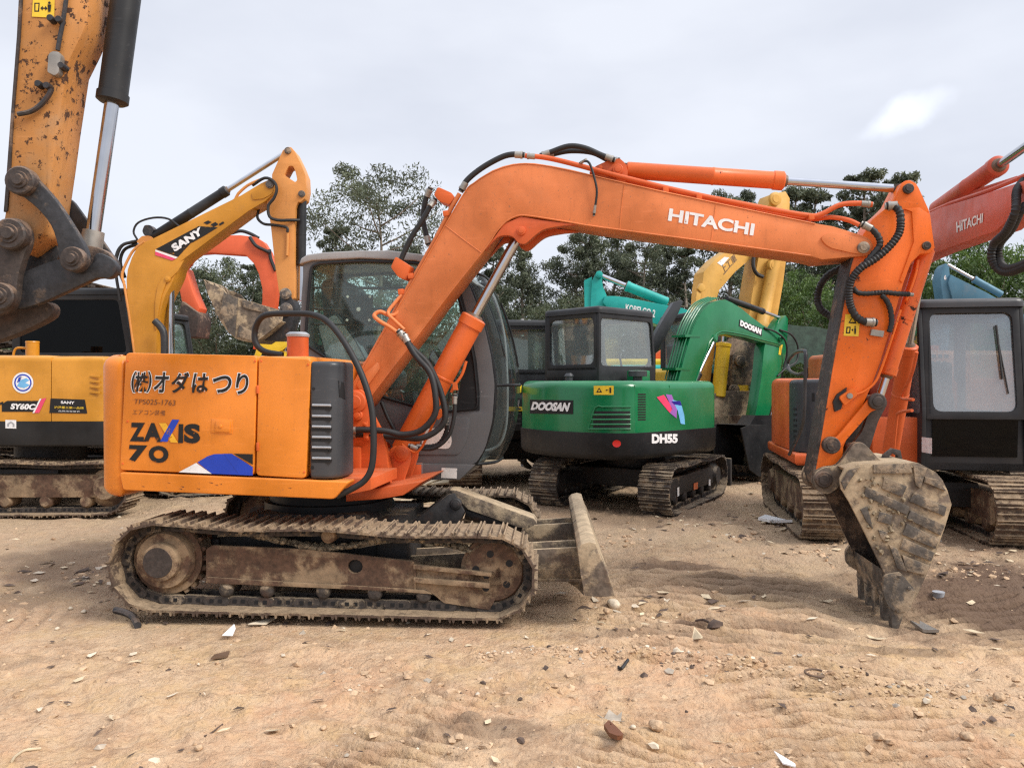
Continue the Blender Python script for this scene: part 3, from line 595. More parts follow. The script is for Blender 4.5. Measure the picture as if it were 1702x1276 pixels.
e = MB(); e.pin(U, 1027, 281, -.05, .05, .055, ref=0); e.prism(U, [(1027, 272), (1046, 274), (1046, 293), (1027, 291)], -.04, .04, 0); e.pin(U, 1508, 313, -.05, .05, .05, ref=0); e.prism(U, [(1484, 308), (1510, 305), (1510, 322), (1484, 321)], -.03, .03, 0); e.build('cylinder_eye', 'linkage', ca)
e = MB(); e.pin(U, 666, 754, -.085, .085, .075, ref=0); e.pin(U, 866, 384, -.095, .095, .05, ref=0); e.build('cylinder_eye', 'orange_cyl', cb)
# --- arm
AL = -.125
ao = [(1499, 304), (1506, 300), (1513, 299.5), (1523, 305), (1531, 322), (1545, 352), (1549, 380), (1554, 412), (1547, 421), (1530, 422), (1514, 438), (1502, 470), (1490, 512), (1476, 560), (1463, 602), (1447, 645), (1430, 682), (1414, 715), (1402, 742), (1399, 775), (1395, 797), (1384, 812), (1368, 812), (1356, 803), (1354, 786), (1366, 720), (1384, 610), (1400, 520), (1414, 444), (1420, 420), (1434, 391), (1450, 365), (1470, 348), (1484, 334)]
arm = MB(); arm.prism(U, ao, AL, -AL); arm = arm.build('arm', 'orange_arm', R0, bevel=.006)
ws_ = MB(); q_ = [(1357, 805), (1353, 790), (1365, 720), (1383, 610), (1399, 520), (1413, 444), (1418, 428)]; q_ = [U.P(x, y, AL) for x, y in q_]; ws_.prismL(U, [(u-.012, z) for u, z in q_]+[(u+.004, z) for u, z in q_[::-1]], AL-.004, -AL+.004); ws_.build('front_wear_plate', 'linkage', arm)
ag = MB(); ag.prism(U, [(1503, 347), (1528, 345), (1546, 356), (1553, 412), (1545, 420), (1530, 421), (1514, 436), (1500, 470), (1496, 466), (1519, 402), (1516, 352)], AL-.010, AL+.001); ag.prism(U, rpoly([(1499, 306), (1513, 300), (1525, 308), (1546, 354), (1520, 348), (1500, 348), (1488, 350), (1486, 340)], 5, 3), AL-.008, AL+.001); ag.build('side_plate', 'orange_arm', arm, bevel=.002)
for x, y, a_, b_, r_, l2 in ((1511, 313, AL-.035, AL-.008, .036, .15), (1541, 408, AL-.03, AL-.008, .03, .15), (1383, 740, AL-.05, AL, .062, .2), (1370, 797, -.21, -.13, .06, .2)): ap = MB(); ap.boss(U, x, y, a_, b_, r_); ap.pin(U, x, y, b_-.01, l2, r_*.7); ap.build('arm_pin', 'linkage', arm)
decal([(0, [(1405, 522), (1430, 523), (1427, 559), (1402, 558)]), (1, [(1410, 537), (1417, 525), (1424, 538)]), (0, [(1413, 535), (1417, 529), (1421, 535)]), (1, [(1407, 543), (1414, 543), (1413, 554), (1406, 554)]), (0, [(1409, 545), (1412, 545), (1411, 552), (1408, 552)]), (1, [(1415, 548), (1418, 546), (1418, 551)]), (1, circ(1421.5, 543, 1.3, n=8)), (1, [(1420, 545), (1423, 545), (1422.5, 555), (1420, 555)])], planeP(U, AL-.0032), ['w_warn', 'w_black'], arm, 'warning_sticker', nudge=.0006)
# bucket cylinder on the front of the arm
bcyl = cyl(U, (1541, 412), (1461, 664), 0, .058, .028, .84, 'bucket_cylinder', 'orange_chip', R0)
pp = MB(); pp.tube([U.PW(x, y, -.06) for x, y in [(1526, 432), (1522, 455), (1512, 485), (1506, 500)]], .010, 8, 3); pp.tube([U.PW(x, y, AL-.02) for x, y in [(1497, 515), (1478, 575), (1462, 620), (1452, 638), (1437, 650), (1425, 655)]], .009, 8, 3); pp.mi = 1; pp.tube([U.PW(x, y, AL-.03) for x, y in [(1512, 489), (1490, 488), (1470, 486), (1440, 488), (1425, 486), (1418, 478)]], .018, 10, 3, rib=.02); pp.tube([U.PW(x, y, AL-.03) for x, y in [(1465, 490), (1474, 500), (1480, 515), (1482, 535), (1478, 552)]], .018, 10, 3, rib=.022)
pp.mi = 2; pp.lathe(U.PW(1508, 489, AL-.03), U.PW(1518, 490, AL-.03), .014, 10); pp.prism(U, [(1449, 547), (1470, 550), (1468, 560), (1447, 557)], AL-.03, AL+.001)
pp.mi = 0; pp.prism(U, rpoly([(1395, 660), (1418, 644), (1427, 655), (1404, 674)], 4, 2), AL-.06, AL+.001); pp.mi = 2; pp.pin(U, 1413, 658, AL-.075, AL-.05, .022); pp.mi = 1; pp.prism(U, [(1385, 668), (1392, 655), (1408, 644), (1404, 660), (1398, 680), (1388, 684)], AL-.03, AL+.001)
pp.build('arm_piping', ['orange_arm', 'rubber', 'fitting'], R0)
# linkage
for a in (-.165, .135):
    lk = MB(); lk.prism(U, rpoly([(1373, 748), (1376, 730), (1390, 727), (1440, 668), (1452, 655), (1466, 655), (1471, 668), (1462, 679), (1448, 684), (1397, 742), (1388, 751)], 5, 3), a, a+.03, -.165); lk.build('rocker_link', 'orange_arm', R0, bevel=.005)
lk = MB(); 
for a in (-.11, .06): lk.prism(U, rpoly([(1448, 660), (1470, 655), (1476, 670), (1460, 700), (1446, 745), (1436, 762), (1420, 757), (1416, 740), (1434, 715), (1446, 680)], 6, 3), a, a+.05, -.11)
lk.boss(U, 1459, 667, -.2, -.16, .06); lk.pin(U, 1459, 667, -.16, .17, .045); lk.boss(U, 1429, 748, -.17, -.115, .058); lk.pin(U, 1429, 748, -.16, .16, .04); lk.build('bucket_link', 'linkage', R0, bevel=.005)
# --- bucket
KL, KR = -.36, .36
k = MB(); side = [(1404, 778), (1430, 771), (1470, 769), (1517, 768), (1528, 770), (1541, 777), (1556, 785), (1567, 798), (1575, 815), (1582, 838), (1572, 872), (1557, 915), (1540, 955), (1524, 990), (1508, 1010), (1488, 1008), (1476, 975), (1470, 952), (1452, 915), (1430, 870), (1412, 835), (1398, 812), (1396, 795)]
for a in (KL, KR-.025): k.prism(U, side, a, a+.025, KL)
backc = [(1404, 778), (1430, 771), (1470, 769), (1517, 768), (1528, 770), (1541, 777), (1556, 785), (1567, 798), (1575, 815), (1582, 838), (1572, 872), (1557, 915), (1540, 955), (1524, 990), (1508, 1012)]
ou = [U.P(x, y, KL) for x, y in backc]; cxk, czk = U.P(1480, 880, KL); inn = [(u+(cxk-u)*.06, z+(czk-z)*.06) for u, z in ou]
n_ = len(ou); ring = ou+inn[::-1]; vs = [U.W(u, KL+.026, z) for u, z in ring]+[U.W(u, KR-.026, z) for u, z in ring]; m_ = 2*n_
k.add(vs, [(i, (i+1) % m_, m_+(i+1) % m_, m_+i) for i in range(m_)])
bucket = k.build('bucket', 'bucket', R0, bevel=.003)
ki = MB(); inn2 = [(u+(cxk-u)*.065, z+(czk-z)*.065) for u, z in ou]; inn3 = [(u+(cxk-u)*.075, z+(czk-z)*.075) for u, z in ou]; ring = inn2+inn3[::-1]
vs = [U.W(u, KL+.03, z) for u, z in ring]+[U.W(u, KR-.03, z) for u, z in ring]; ki.add(vs, [(i, (i+1) % m_, m_+(i+1) % m_, m_+i) for i in range(m_)]); ki.prism(U, side, KR-.031, KR-.0262, KL); ki.build('bucket_lining', 'bucket_dark', bucket)
er = MB()
for a in (-.19, -.13, .1, .16): er.prism(U, rpoly([(1352, 800), (1357, 783), (1372, 776), (1392, 774), (1408, 755), (1418, 738), (1430, 734), (1442, 742), (1462, 764), (1475, 772), (1440, 785), (1404, 790), (1392, 812), (1376, 822), (1358, 815)], 6, 3), a, a+.03, -.19)
er.build('bucket_ears', 'bucket', bucket, bevel=.004)
hk = MB(); hk.prism(U, [(1465, 770), (1470, 756), (1484, 745), (1497, 748), (1500, 762), (1492, 769), (1492, 757), (1484, 753), (1477, 760), (1480, 770)], -.03, .02, -.03); hk.build('lifting_hook', 'linkage', bucket, bevel=.003)
wr = MB()
bars = [[(1452, 772), (1515, 769), (1516, 786), (1452, 787)], [(1518, 773), (1541, 778), (1530, 812), (1522, 806)], [(1470, 792), (1508, 808), (1500, 826), (1466, 812)], [(1538, 792), (1560, 797), (1573, 816), (1536, 801)], [(1520, 818), (1574, 842), (1570, 858), (1512, 833)], [(1440, 808), (1512, 842), (1508, 856), (1436, 824)], [(1514, 848), (1571, 872), (1564, 890), (1508, 862)], [(1462, 850), (1484, 856), (1480, 872), (1458, 866)], [(1508, 870), (1562, 895), (1555, 912), (1500, 888)], [(1502, 894), (1554, 918), (1548, 933), (1496, 912)], [(1500, 922), (1546, 940), (1538, 956), (1506, 948)], [(1430, 846), (1442, 842), (1452, 880), (1440, 866)], [(1460, 880), (1476, 884), (1470, 900), (1464, 893)], [(1478, 905), (1492, 912), (1508, 950), (1492, 945)], [(1398, 800), (1412, 780), (1430, 775), (1412, 800), (1404, 815)]]
for q in bars: wr.prism(U, q, KL-.016, KL+.001)
wr.build('wear_bar', 'bucket_bar', bucket, bevel=.004)
tt = MB()
for i in range(5):
    c = KL+.03+(KR-KL-.06)*i/4
    if i == 0: pass
    tt.prism(U, [(1490, 985), (1512, 990), (1505, 1012), (1492, 1050), (1485, 1052), (1482, 1040), (1480, 1005)], c-.035, c+.035, KL)
    tt.prism(U, [(1484, 970), (1520, 980), (1512, 1012), (1490, 1018), (1480, 1000)], c-.05, c+.05, KL)
tt.prism(U, [(1472, 950), (1486, 960), (1506, 1006), (1500, 1014), (1486, 1010), (1474, 975)], KL+.01, KR-.01, KL)
tt.build('bucket_teeth', 'bucket_bar', bucket, bevel=.006)
ck = MB(); ck.prism(U, rpoly([(1470, 955), (1496, 950), (1522, 980), (1516, 992), (1500, 1008), (1486, 1016), (1474, 1004), (1468, 985)], 5, 3), KL-.022, KL+.002); ck.mi = 1; ck.pin(U, 1509, 976, KL-.03, KL, .014, ref=KL); ck.pin(U, 1493, 956, KL-.03, KL, .012, ref=KL); ck.build('side_cutter', ['bucket_bar', 'pinsteel'], bucket, bevel=.004)
ck = MB(); ck.prism(U, rpoly([(1470, 935), (1496, 950), (1500, 985), (1480, 990), (1458, 975), (1456, 950)], 8, 3), KR-.03, KR+.01, KL); ck.build('side_cutter', 'bucket_bar', bucket, bevel=.004)
ml = MB(); rs = random.getstate()
for _ in range(80):
    x, y = random.gauss(1470, 22), random.gauss(850, 45)
    if 1405 < x < 1520 and 775 < y < 940 and x > 1400+(y-800)*.5: u, z = U.P(x, y, KL); ml.rock(U.W(u, KL-.004, z), random.uniform(.006, .02), .4, 1)
ml.build('mud_cake', 'mud', bucket)
# --- cab
CLt, CRt = .20, 1.06
cabo = [(497, 700), (497, 590), (501, 500), (505, 438), (512, 428), (560, 422), (640, 419), (700, 424), (745, 436), (766, 450), (778, 470), (792, 505), (806, 548), (816, 592), (822, 640), (818, 700), (806, 745), (790, 772), (650, 770), (650, 735)]
hole1 = [(515, 470), (518, 443), (530, 438), (600, 434), (690, 437), (735, 448), (752, 458), (760, 480), (777, 540), (788, 600), (793, 650), (794, 679), (740, 684), (686, 674), (637, 660), (594, 628), (545, 596), (508, 572), (511, 520)]
cuz = [U.P(x, y, CLt) for x, y in cabo]; huz = [U.P(x, y, CLt) for x, y in hole1]
cabm = MB(); cabm.plate(U, [rpoly(cuz, .05, 3), rpoly(huz, .05, 3)], CLt, CLt+.07); cabm.plate(U, [rpoly(cuz, .05, 3), rpoly(huz, .05, 3)], CRt-.07, CRt)
u0c, z0c = U.P(499, 560, CLt); cabm.box(U, u0c, u0c+.06, CLt+.06, CLt+.16, z0c-.6, U.P(505, 432, CLt)[1]); cabm.box(U, u0c, u0c+.06, CRt-.16, CRt-.06, z0c-.6, U.P(505, 432, CLt)[1]); cabm.box(U, u0c, u0c+.05, CLt+.06, CRt-.06, z0c-.6, z0c-.05)
cabm.box(U, u0c, U.P(785, 770, CLt)[0], CLt+.05, CRt-.05, U.P(700, 772, CLt)[1], U.P(700, 762, CLt)[1])
cab = cabm.build('cab', 'grey_cab', R0, bevel=.006)
rfm = MB(); ro = [(499, 440), (502, 430), (512, 424), (540, 420), (600, 417), (650, 417), (700, 423), (745, 434), (766, 447), (772, 458), (745, 446), (690, 434), (600, 430), (520, 434)]
rfm.prism(U, ro, CLt-.025, CRt+.025, CLt); rfm.prism(U, [(545, 418), (600, 413.5), (650, 413.5), (690, 420), (650, 424), (560, 424)], CLt+.12, CRt-.1, CLt); rfm.build('cab_roof', 'grey_roof', cab, bevel=.012, seg=3)
seal = MB(); seal.tube([U.W(u, CLt-.004, z) for u, z in rpoly(huz, .05, 3)], .013, 8, 1, closed=True); seal.prism(U, [(758, 480), (764, 476), (781, 540), (792, 600), (797, 650), (797, 682), (755, 684), (765, 640), (772, 600), (768, 540)], CLt-.006, CLt+.03); seal.build('window_seal', 'black', cab)
gl = MB(); gl.prismL(U, rpoly(huz, .05, 3), CLt+.03, CLt+.036); g1 = gl.build('side_window', 'glass', cab); gl = MB(); gl.prismL(U, rpoly(huz, .05, 3), CRt-.036, CRt-.03); gl.build('side_window', 'glass', cab)
gl = MB(); gl.box(U, u0c+.02, u0c+.026, CLt+.16, CRt-.16, z0c-.05, U.P(505, 436, CLt)[1]); gl.build('rear_window', 'glass', cab)
# curved windscreen
wc = [U.P(x, y, CLt+.03) for x, y in [(766, 452), (779, 474), (792, 505), (806, 548), (816, 592), (822, 640), (819, 690), (808, 735), (790, 771)]]; wc = [tuple(p) for p in smooth2([Vector(p) for p in wc], 3)]
ws = MB(); S = 12; vs = []; fs = []
def bulge(t): return .15*(1-(2*t-1)**4)
for u, z in wc:
    for j in range(S+1): t = j/S; vs.append(U.W(u+bulge(t), CLt+.03+(CRt-CLt-.06)*t, z))
for i in range(len(wc)-1):
    for j in range(S): a = i*(S+1)+j; fs.append((a, a+1, a+S+2, a+S+1))
ws.add(vs, fs); ws.build('windscreen', 'glass_front', cab)
wf = MB()
for t in (0, 1): wf.tube([U.W(u+bulge(t)+.004, CLt+.03+(CRt-CLt-.06)*t, z) for u, z in wc], .015, 8, 1)
for q in (0, len(wc)-1, int(len(wc)*.62)): wf.tube([U.W(wc[q][0]+bulge(j/S), CLt+.03+(CRt-CLt-.06)*j/S, wc[q][1]) for j in range(S+1)], .013, 8, 1)
wf.tube([U.W(u+bulge(.5)+.006, (CLt+CRt)/2+.1, z) for u, z in wc[5:14]], .007, 6, 1)
wf.build('windscreen_frame', 'black', cab)
gi = MB()
for y in (478, 513, 538): gi.tube([U.PW(512, y, CRt-.06), U.PW(700, y+1, CRt-.06)], .012, 8, 1)
for y in (478, 513, 538): gi.tube([U.PW(508, y, CLt+.075), U.PW(690, y+3, CLt+.075)], .008, 8, 1)
gi.build('guard_bar', 'inside', cab)
pl = MB(); pl.prism(U, [(574, 490), (619, 490), (618, 537), (573, 536)], CLt+.05, CLt+.07); pl.mi = 1; pl.pin(U, 596, 514, CLt+.045, CLt+.05, .018, ref=CLt+.05)
for x, y in ((578, 493), (615, 493), (577, 532), (614, 532)): pl.pin(U, x, y, CLt+.045, CLt+.05, .012, ref=CLt+.05)
pl.build('speaker_panel', ['w_black', 'w_offwhite'], cab)
stt = MB(); stt.prism(U, rpoly([(538, 470), (566, 462), (590, 480), (602, 560), (608, 612), (560, 614), (545, 560)], 10, 3), .42, .86, .5); stt.prism(U, rpoly([(552, 608), (640, 604), (658, 620), (655, 648), (560, 650)], 8, 3), .38, .9, .5); stt.mi = 1; stt.prism(U, rpoly([(530, 540), (560, 520), (590, 560), (612, 600), (590, 626), (545, 600)], 8, 3), .36, .5, .4)
stt.build('driver_seat', ['seat', 'plastic_film'], cab, bevel=.03, seg=3)
cn = MB(); cn.prism(U, [(640, 700), (640, 655), (690, 650), (700, 700)], .3, .5, .4); cn.tube([U.PW(720, 690, .62), U.PW(735, 640, .62), U.PW(722, 600, .62)], .02, 8, 3); cn.tube([U.PW(740, 690, .5), U.PW(748, 650, .5), U.PW(742, 620, .5)], .012, 8, 3); cn.tube([U.PW(753, 690, .75), U.PW(760, 650, .75), U.PW(752, 615, .75)], .012, 8, 3); cn.tube([U.W(U.P(722, 600, .62)[0]+.0, .62+.17*math.cos(a), U.P(722, 600, .62)[1]+.17*math.sin(a)*.5) for a in [2*math.pi*i/16 for i in range(16)]], .014, 6, 1, closed=True)
cn.build('control_console', 'inside', cab, bevel=0)
lp = MB(); lp.prism(U, rpoly([(655, 700), (700, 690), (782, 694), (775, 735), (762, 756), (665, 755)], 6, 3), CLt-.008, CLt+.001); lp.build('lower_panel', 'grey_cab', cab, bevel=.004)
fo_ = MB(); fo_.prism(U, [(650, 770), (790, 772), (764, 797), (650, 798)], CLt-.02, CRt, CLt-.02); fo_.mi = 1; fo_.prism(U, [(650, 769), (702, 770), (702, 799), (650, 799)], CLt-.03, CLt+.2); fo_.build('cab_floor_frame', ['grey_cab', 'orange_red'], R0, bevel=.008)
decal([[(734, 777), (760, 778), (759, 795), (733, 794)]], planeP(U, CLt-.024), 'w_offwhite', R0, 'notice_sticker')
decal([rpoly([(706, 712), (744, 711), (752, 730), (748, 746), (702, 744), (700, 728)], 8, 3)], planeP(U, CLt-.012), 'w_offwhite', cab, 'notice_sticker')
hh = MB(); hh.tube([U.PW(x, y, .9) for x, y in [(778, 465), (800, 476), (818, 490), (830, 520), (838, 560), (842, 610), (843, 670), (840, 712), (830, 738), (812, 748), (800, 748)]], .013, 8, 4); hh.build('front_handrail', 'w_grey', cab)
# --- hoses and pipes
def hose(name, pts, r, lat=None, mat='rubber', parent=R0, fit=True, rib=0, n=10):
    P_ = [U.PW(p[0], p[1], p[2] if len(p) > 2 else lat) for p in pts]; m = MB(); m.tube(P_, r, n, 5, rib=rib); m.mi = 1
    if fit:
        for a, b_ in ((P_[0], P_[1]), (P_[-1], P_[-2])): d = (b_-a).normalized(); m.lathe(a-d*.005, a+d*.075, [(0, r*.95), (.25, r*.95), (.26, r*1.35), (.45, r*1.35), (.46, r*1.2), (1, r*1.2)], 12)
    return m.build(name, [mat, 'fitting'], parent)
hose('hydraulic_hose', [(1437, 540-240, 0)] and [(660, 452, -.1), (668, 428, -.1), (684, 394, -.1), (702, 366, -.1), (717, 340, -.1), (723, 332, -.08)], .021)
hose('hydraulic_hose', [(713, 408, 0), (708, 388, 0), (703, 362, 0), (708, 330, -.02), (716, 312, -.04)], .021)
hose('hydraulic_hose', [(766, 318, -.12), (776, 300, -.12), (800, 280, -.12), (830, 263, -.12), (850, 257, -.12), (872, 258, -.12)], .022)
hose('hydraulic_hose', [(898, 259, -.1), (915, 253, -.1), (945, 243, -.1), (972, 246, -.1), (1000, 258, -.1), (1022, 266, -.1)], .02)
hose('hydraulic_hose', [(905, 261, 0), (925, 255, 0), (950, 251, 0), (985, 254, 0), (1015, 268, 0), (1030, 266, 0)], .02)
hose('grease_hose', [(963, 272, -.12), (970, 268, -.15), (980, 272, -.19), (989, 300, -.2), (992, 320, -.2), (989, 345, -.19), (987, 358, -.18)], .009)
hose('hydraulic_hose', [(670, 555, -.24), (690, 590, -.26), (715, 620, -.28), (724, 660, -.3), (722, 690, -.3), (700, 715, -.3), (670, 722, -.3), (640, 716, -.32), (600, 714, -.34), (575, 716, -.36)], .024)
hose('hydraulic_hose', [(662, 550, -.24), (685, 578, -.24), (712, 606, -.22), (732, 650, -.2), (740, 690, -.2), (730, 712, -.2), (700, 728, -.22), (660, 726, -.24), (600, 722, -.28), (575, 722, -.3)], .024)
hose('hydraulic_hose', [(756, 655, -.1), (755, 690, -.1), (745, 725, -.1), (720, 745, -.1), (690, 744, -.1), (680, 740, -.1)], .016)
hose('hydraulic_hose', [(742, 690, -.06), (742, 715, -.05), (728, 738, -.05), (700, 742, -.05), (690, 742, -.05)], .016, rib=.02)
hose('hydraulic_hose', [(634, 668, .1), (645, 695, .1), (660, 722, .1)], .016, fit=False)
hose('corrugated_hose', [(1472, 343, -.17), (1484, 342, -.18), (1494, 350, -.2), (1497, 366, -.21), (1494, 388, -.22), (1478, 410, -.22), (1455, 430, -.22), (1430, 446, -.22), (1415, 466, -.2), (1411, 490, -.18), (1415, 512, -.17), (1425, 528, -.16), (1440, 535, -.16), (1456, 536, -.155)], .026, rib=.018, n=12)
hose('corrugated_hose', [(1432, 372, -.19), (1448, 380, -.2), (1460, 394, -.2), (1462, 408, -.2), (1450, 424, -.2), (1436, 440, -.2), (1424, 452, -.18)], .022, rib=.02)
hose('corrugated_hose', [(1400, 445, .17), (1380, 455, .2), (1366, 470, .21), (1359, 492, .22), (1363, 512, .2), (1380, 526, .17), (1395, 535, .15)], .026, rib=.02, fit=False)
hose('boom_pipe', [(605, 606), (620, 592), (635, 560), (655, 520), (680, 475), (720, 405), (748, 350), (764, 322)], .018, -.13, 'orange_boom', boom, False)
hose('boom_pipe', [(596, 622), (612, 600), (625, 582), (640, 560), (672, 505), (712, 434), (742, 380)], .018, -.06, 'orange_boom', boom, False)
hose('boom_pipe', [(664, 556, -.24), (650, 545, -.24), (630, 533, -.24), (622, 524, -.22), (632, 518, -.2), (648, 524, -.18), (660, 520, -.16), (668, 500, -.14)], .016, None, 'orange_boom', boom, False)
hose('boom_pipe', [(672, 548, -.22), (655, 532, -.22), (645, 520, -.2), (655, 505, -.17), (668, 490, -.14)], .014, None, 'orange_boom', boom, False)
hose('boom_pipe', [(873, 259, -.12), (905, 262, -.12), (950, 272, -.12), (1040, 296, -.12), (1150, 322, -.12), (1250, 342, -.12), (1340, 358, -.12), (1365, 356, -.12), (1395, 341, -.13), (1425, 338, -.15), (1450, 340, -.16)], .019, None, 'orange_red', boom)
hose('boom_pipe', [(1000, 283, -.04), (1040, 300, -.04), (1150, 327, -.04), (1250, 348, -.04), (1340, 364, -.04), (1380, 361, -.1), (1410, 366, -.15), (1428, 374, -.17)], .017, None, 'orange_red', boom, False)
for q in ([(651, 445), (659, 427), (684, 443), (677, 466), (664, 462)], [(722, 326), (729, 312), (752, 322), (757, 330), (748, 342), (732, 336)]): vb = MB(); vb.prism(U, rpoly(q, 3, 2), -.13, .0, -.1); vb.build('hose_rupture_valve', 'orange_cyl', boom, bevel=.006)
for x, y in ((684, 460), (742, 357), (668, 486), (1105, 318), (1345, 363), (1160, 330)): vb = MB(); vb.prism(U, [(x-4, y-4), (x+5, y-5), (x+6, y+4), (x-3, y+5)], -.155, -.02, -.1); vb.build('pipe_clamp', 'orange_cyl', boom, bevel=.004)
cp = MB(); cp.tube([U.PW(x, y, -.1) for x, y in [(775, 600), (768, 622), (756, 640), (750, 652)]], .011, 8, 4); cp.tube([U.PW(x, y, -.12) for x, y in [(733, 680), (722, 700), (708, 730), (700, 744), (690, 752), (676, 745), (668, 738)]], .010, 8, 4); cp.prism(U, [(724, 688), (733, 680), (736, 690), (728, 698)], -.14, -.1); cp.prism(U, [(752, 636), (758, 634), (760, 648), (753, 648)], -.13, -.09); cp.build('cylinder_pipe', 'orange_cyl', cb)
# ================================================================ other machines
def pr(mb, F, pts, l0, l1, ref=None, r=0): return mb.prism(F, rpoly(pts, r, 3) if r else pts, l0, l1, ref)
def part(F, name, pts, l0, l1, mat, parent, ref=None, r=0, bevel=.006): m = MB(); pr(m, F, pts, l0, l1, ref, r); return m.build(name, mat, parent, bevel=bevel)
def pinp(F, root, lst, mat='pinsteel', name='pin'):
    for x, y, l0, l1, r in lst: m = MB(); m.boss(F, x, y, l0, l0+.04, r); m.pin(F, x, y, l0+.03, l1, r*.6, ref=l0); m.build(name, mat, root)
def hosef(F, pts, r, root, name='hydraulic_hose', mat='rubber', rib=0, n=8): m = MB(); m.tube([F.PW(*p) for p in pts], r, n, 4, rib=rib); return m.build(name, mat, root)
def undercarriage(Ft, root, half, wid, length, r, belt='track', fmat='frame_mud', pitch=.154, links=True, z0=0, gauge_links=True):
    for s_, A in ((0, -half), (1, half-wid)):
        u = length/2-r; track_belt(Ft, (-u, r+.02+z0), r, (u, r+.02+z0), r*.94, A, A+wid, pitch, .02, (belt, 'linkage'), root, links=links, seed=5+s_)
        m = MB(); m.prismL(Ft, rpoly([(-u+.12, r*.72+z0), (u-.1, r*.72+z0), (u+.05, r*1.15+z0), (u-.1, r*1.55+z0), (-u+.12, r*1.5+z0)], .03, 2), A+.1, A+wid-.08); m.build('track_frame', fmat, root, bevel=.01)
        for q, nm in ((-u, 'sprocket'), (u, 'idler_wheel')):
            m = MB(); m.lathe(Ft.W(q, A+.06, r+z0+.02), Ft.W(q, A+wid-.06, r+z0+.02), [(0, r*.4), (.1, r*.45), (.3, r*.7), (.7, r*.7), (.9, r*.45), (1, r*.4)], 24); m.build(nm, fmat, root)
        for k in range(5): q = -u+.25+(2*u-.5)*k/4; m = MB(); m.lathe(Ft.W(q, A+.1, r*.48+z0+.03), Ft.W(q, A+wid-.1, r*.48+z0+.03), [(0, r*.18), (.1, r*.24), (.9, r*.24), (1, r*.18)], 14); m.build('track_roller', fmat, root)
    m = MB(); m.box(Ft, -.55, .55, -half+wid*.6, half-wid*.6, r*.9+z0, r*1.7+z0); m.lathe(Ft.W(0, 0, r*1.7+z0), Ft.W(0, 0, r*2.5+z0+.06), .42, 30); m.build('centre_frame', 'frame_black', root, bevel=.02)
def boxcab(F, root, u0, u1, l0, l1, z0, zs, z1, mat='cab_black', gmat='glass', roof=None, lean=.1, seat=True, post=.07, name='cab'):
    """glazed cab: side outlines with window holes on all four sides, floor, roof, seat"""
    c = MB()
    out = rpoly([(u0, z0), (u1, z0), (u1+lean*.4, zs), (u1-lean, z1), (u0, z1)], .05, 3); hol = rpoly([(u0+post, zs), (u1-.02, zs), (u1-lean-post*.8, z1-.1), (u0+post, z1-.1)], .06, 3)
    for l in (l0, l1-.04): c.plate(F, [out, hol], l, l+.04)
    FR = MB(); q = [(u0, l0), (u0, l1)]
    for (ua, ub, nm) in ((u0, u0, 'rear_window'), (u1+lean*.4, u1-lean, 'windscreen')):
        def W3(l, z, off=0): t = (z-zs)/(z1-zs); uu = ua+(ub-ua)*max(0, t); return F.W(uu+off, l, z)
        sg = 1 if ua == u0 else -1; zlo = zs-.06
        c.plate3([[(l0+.041, zlo), (l1-.041, zlo), (l1-.041, z1), (l0+.041, z1)], rpoly([(l0+.04+post, zs+.02), (l1-.04-post, zs+.02), (l1-.04-post, z1-.09), (l0+.04+post, z1-.09)], .09, 4)], lambda l, z: W3(l, z), lambda l, z: W3(l, z, .05*sg))
    c.box(F, u0, u0+.04, l0+.03, l1-.03, z0, zs-.02); c.box(F, u1-.05, u1, l0+.03, l1-.03, z0, zs-.02); c.box(F, u0, u1, l0+.02, l1-.02, z0, z0+.08)
    cab_ = c.build(name, mat, root, bevel=.006)
    r = MB(); roundplan(r, F, rpoly([(u0-.03, l0-.02), (u1-lean+.04, l0-.02), (u1-lean+.04, l1+.02), (u0-.03, l1+.02)], .1, 4), z1-.03, z1+.06, .05); r.build('cab_roof', roof or mat, cab_)
    for l in (l0+.02, l1-.024): g = MB(); g.prismL(F, hol, l, l+.004); g.build('side_window', gmat, cab_)
    g = MB(); g.box(F, u0+.02, u0+.024, l0+.09, l1-.09, zs, z1-.08); g.build('rear_window', gmat, cab_)
    g = MB(); a, b = u1+lean*.4-.025, u1-lean-.025; g.loft([F.W(a, l0+.08, zs), F.W(a, l1-.08, zs), F.W(b, l1-.08, z1-.07), F.W(b, l0+.08, z1-.07)], [F.W(a+.004, l0+.08, zs), F.W(a+.004, l1-.08, zs), F.W(b+.004, l1-.08, z1-.07), F.W(b+.004, l0+.08, z1-.07)]); g.build('windscreen', gmat, cab_)
    if seat:
        um, lm = (u0+u1)/2-.15, (l0+l1)/2; s_ = MB(); s_.prismL(F, rpoly([(um-.3, zs-.25), (um-.2, zs-.25), (um-.22, zs+.55), (um-.36, zs+.55)], .05, 3), lm-.22, lm+.22); s_.prismL(F, rpoly([(um-.25, zs-.3), (um+.25, zs-.3), (um+.25, zs-.15), (um-.25, zs-.15)], .05, 3), lm-.24, lm+.24); s_.build('driver_seat', 'seat', cab_, bevel=.03)
        s_ = MB(); s_.box(F, u1-.3, u1-.12, lm-.2, lm+.2, z0+.08, zs+.0); s_.tube([F.W(u1-.25, lm-.1, zs), F.W(u1-.3, lm-.1, zs+.2)], .015, 8, 1); s_.build('control_console', 'inside', cab_)
    return cab_
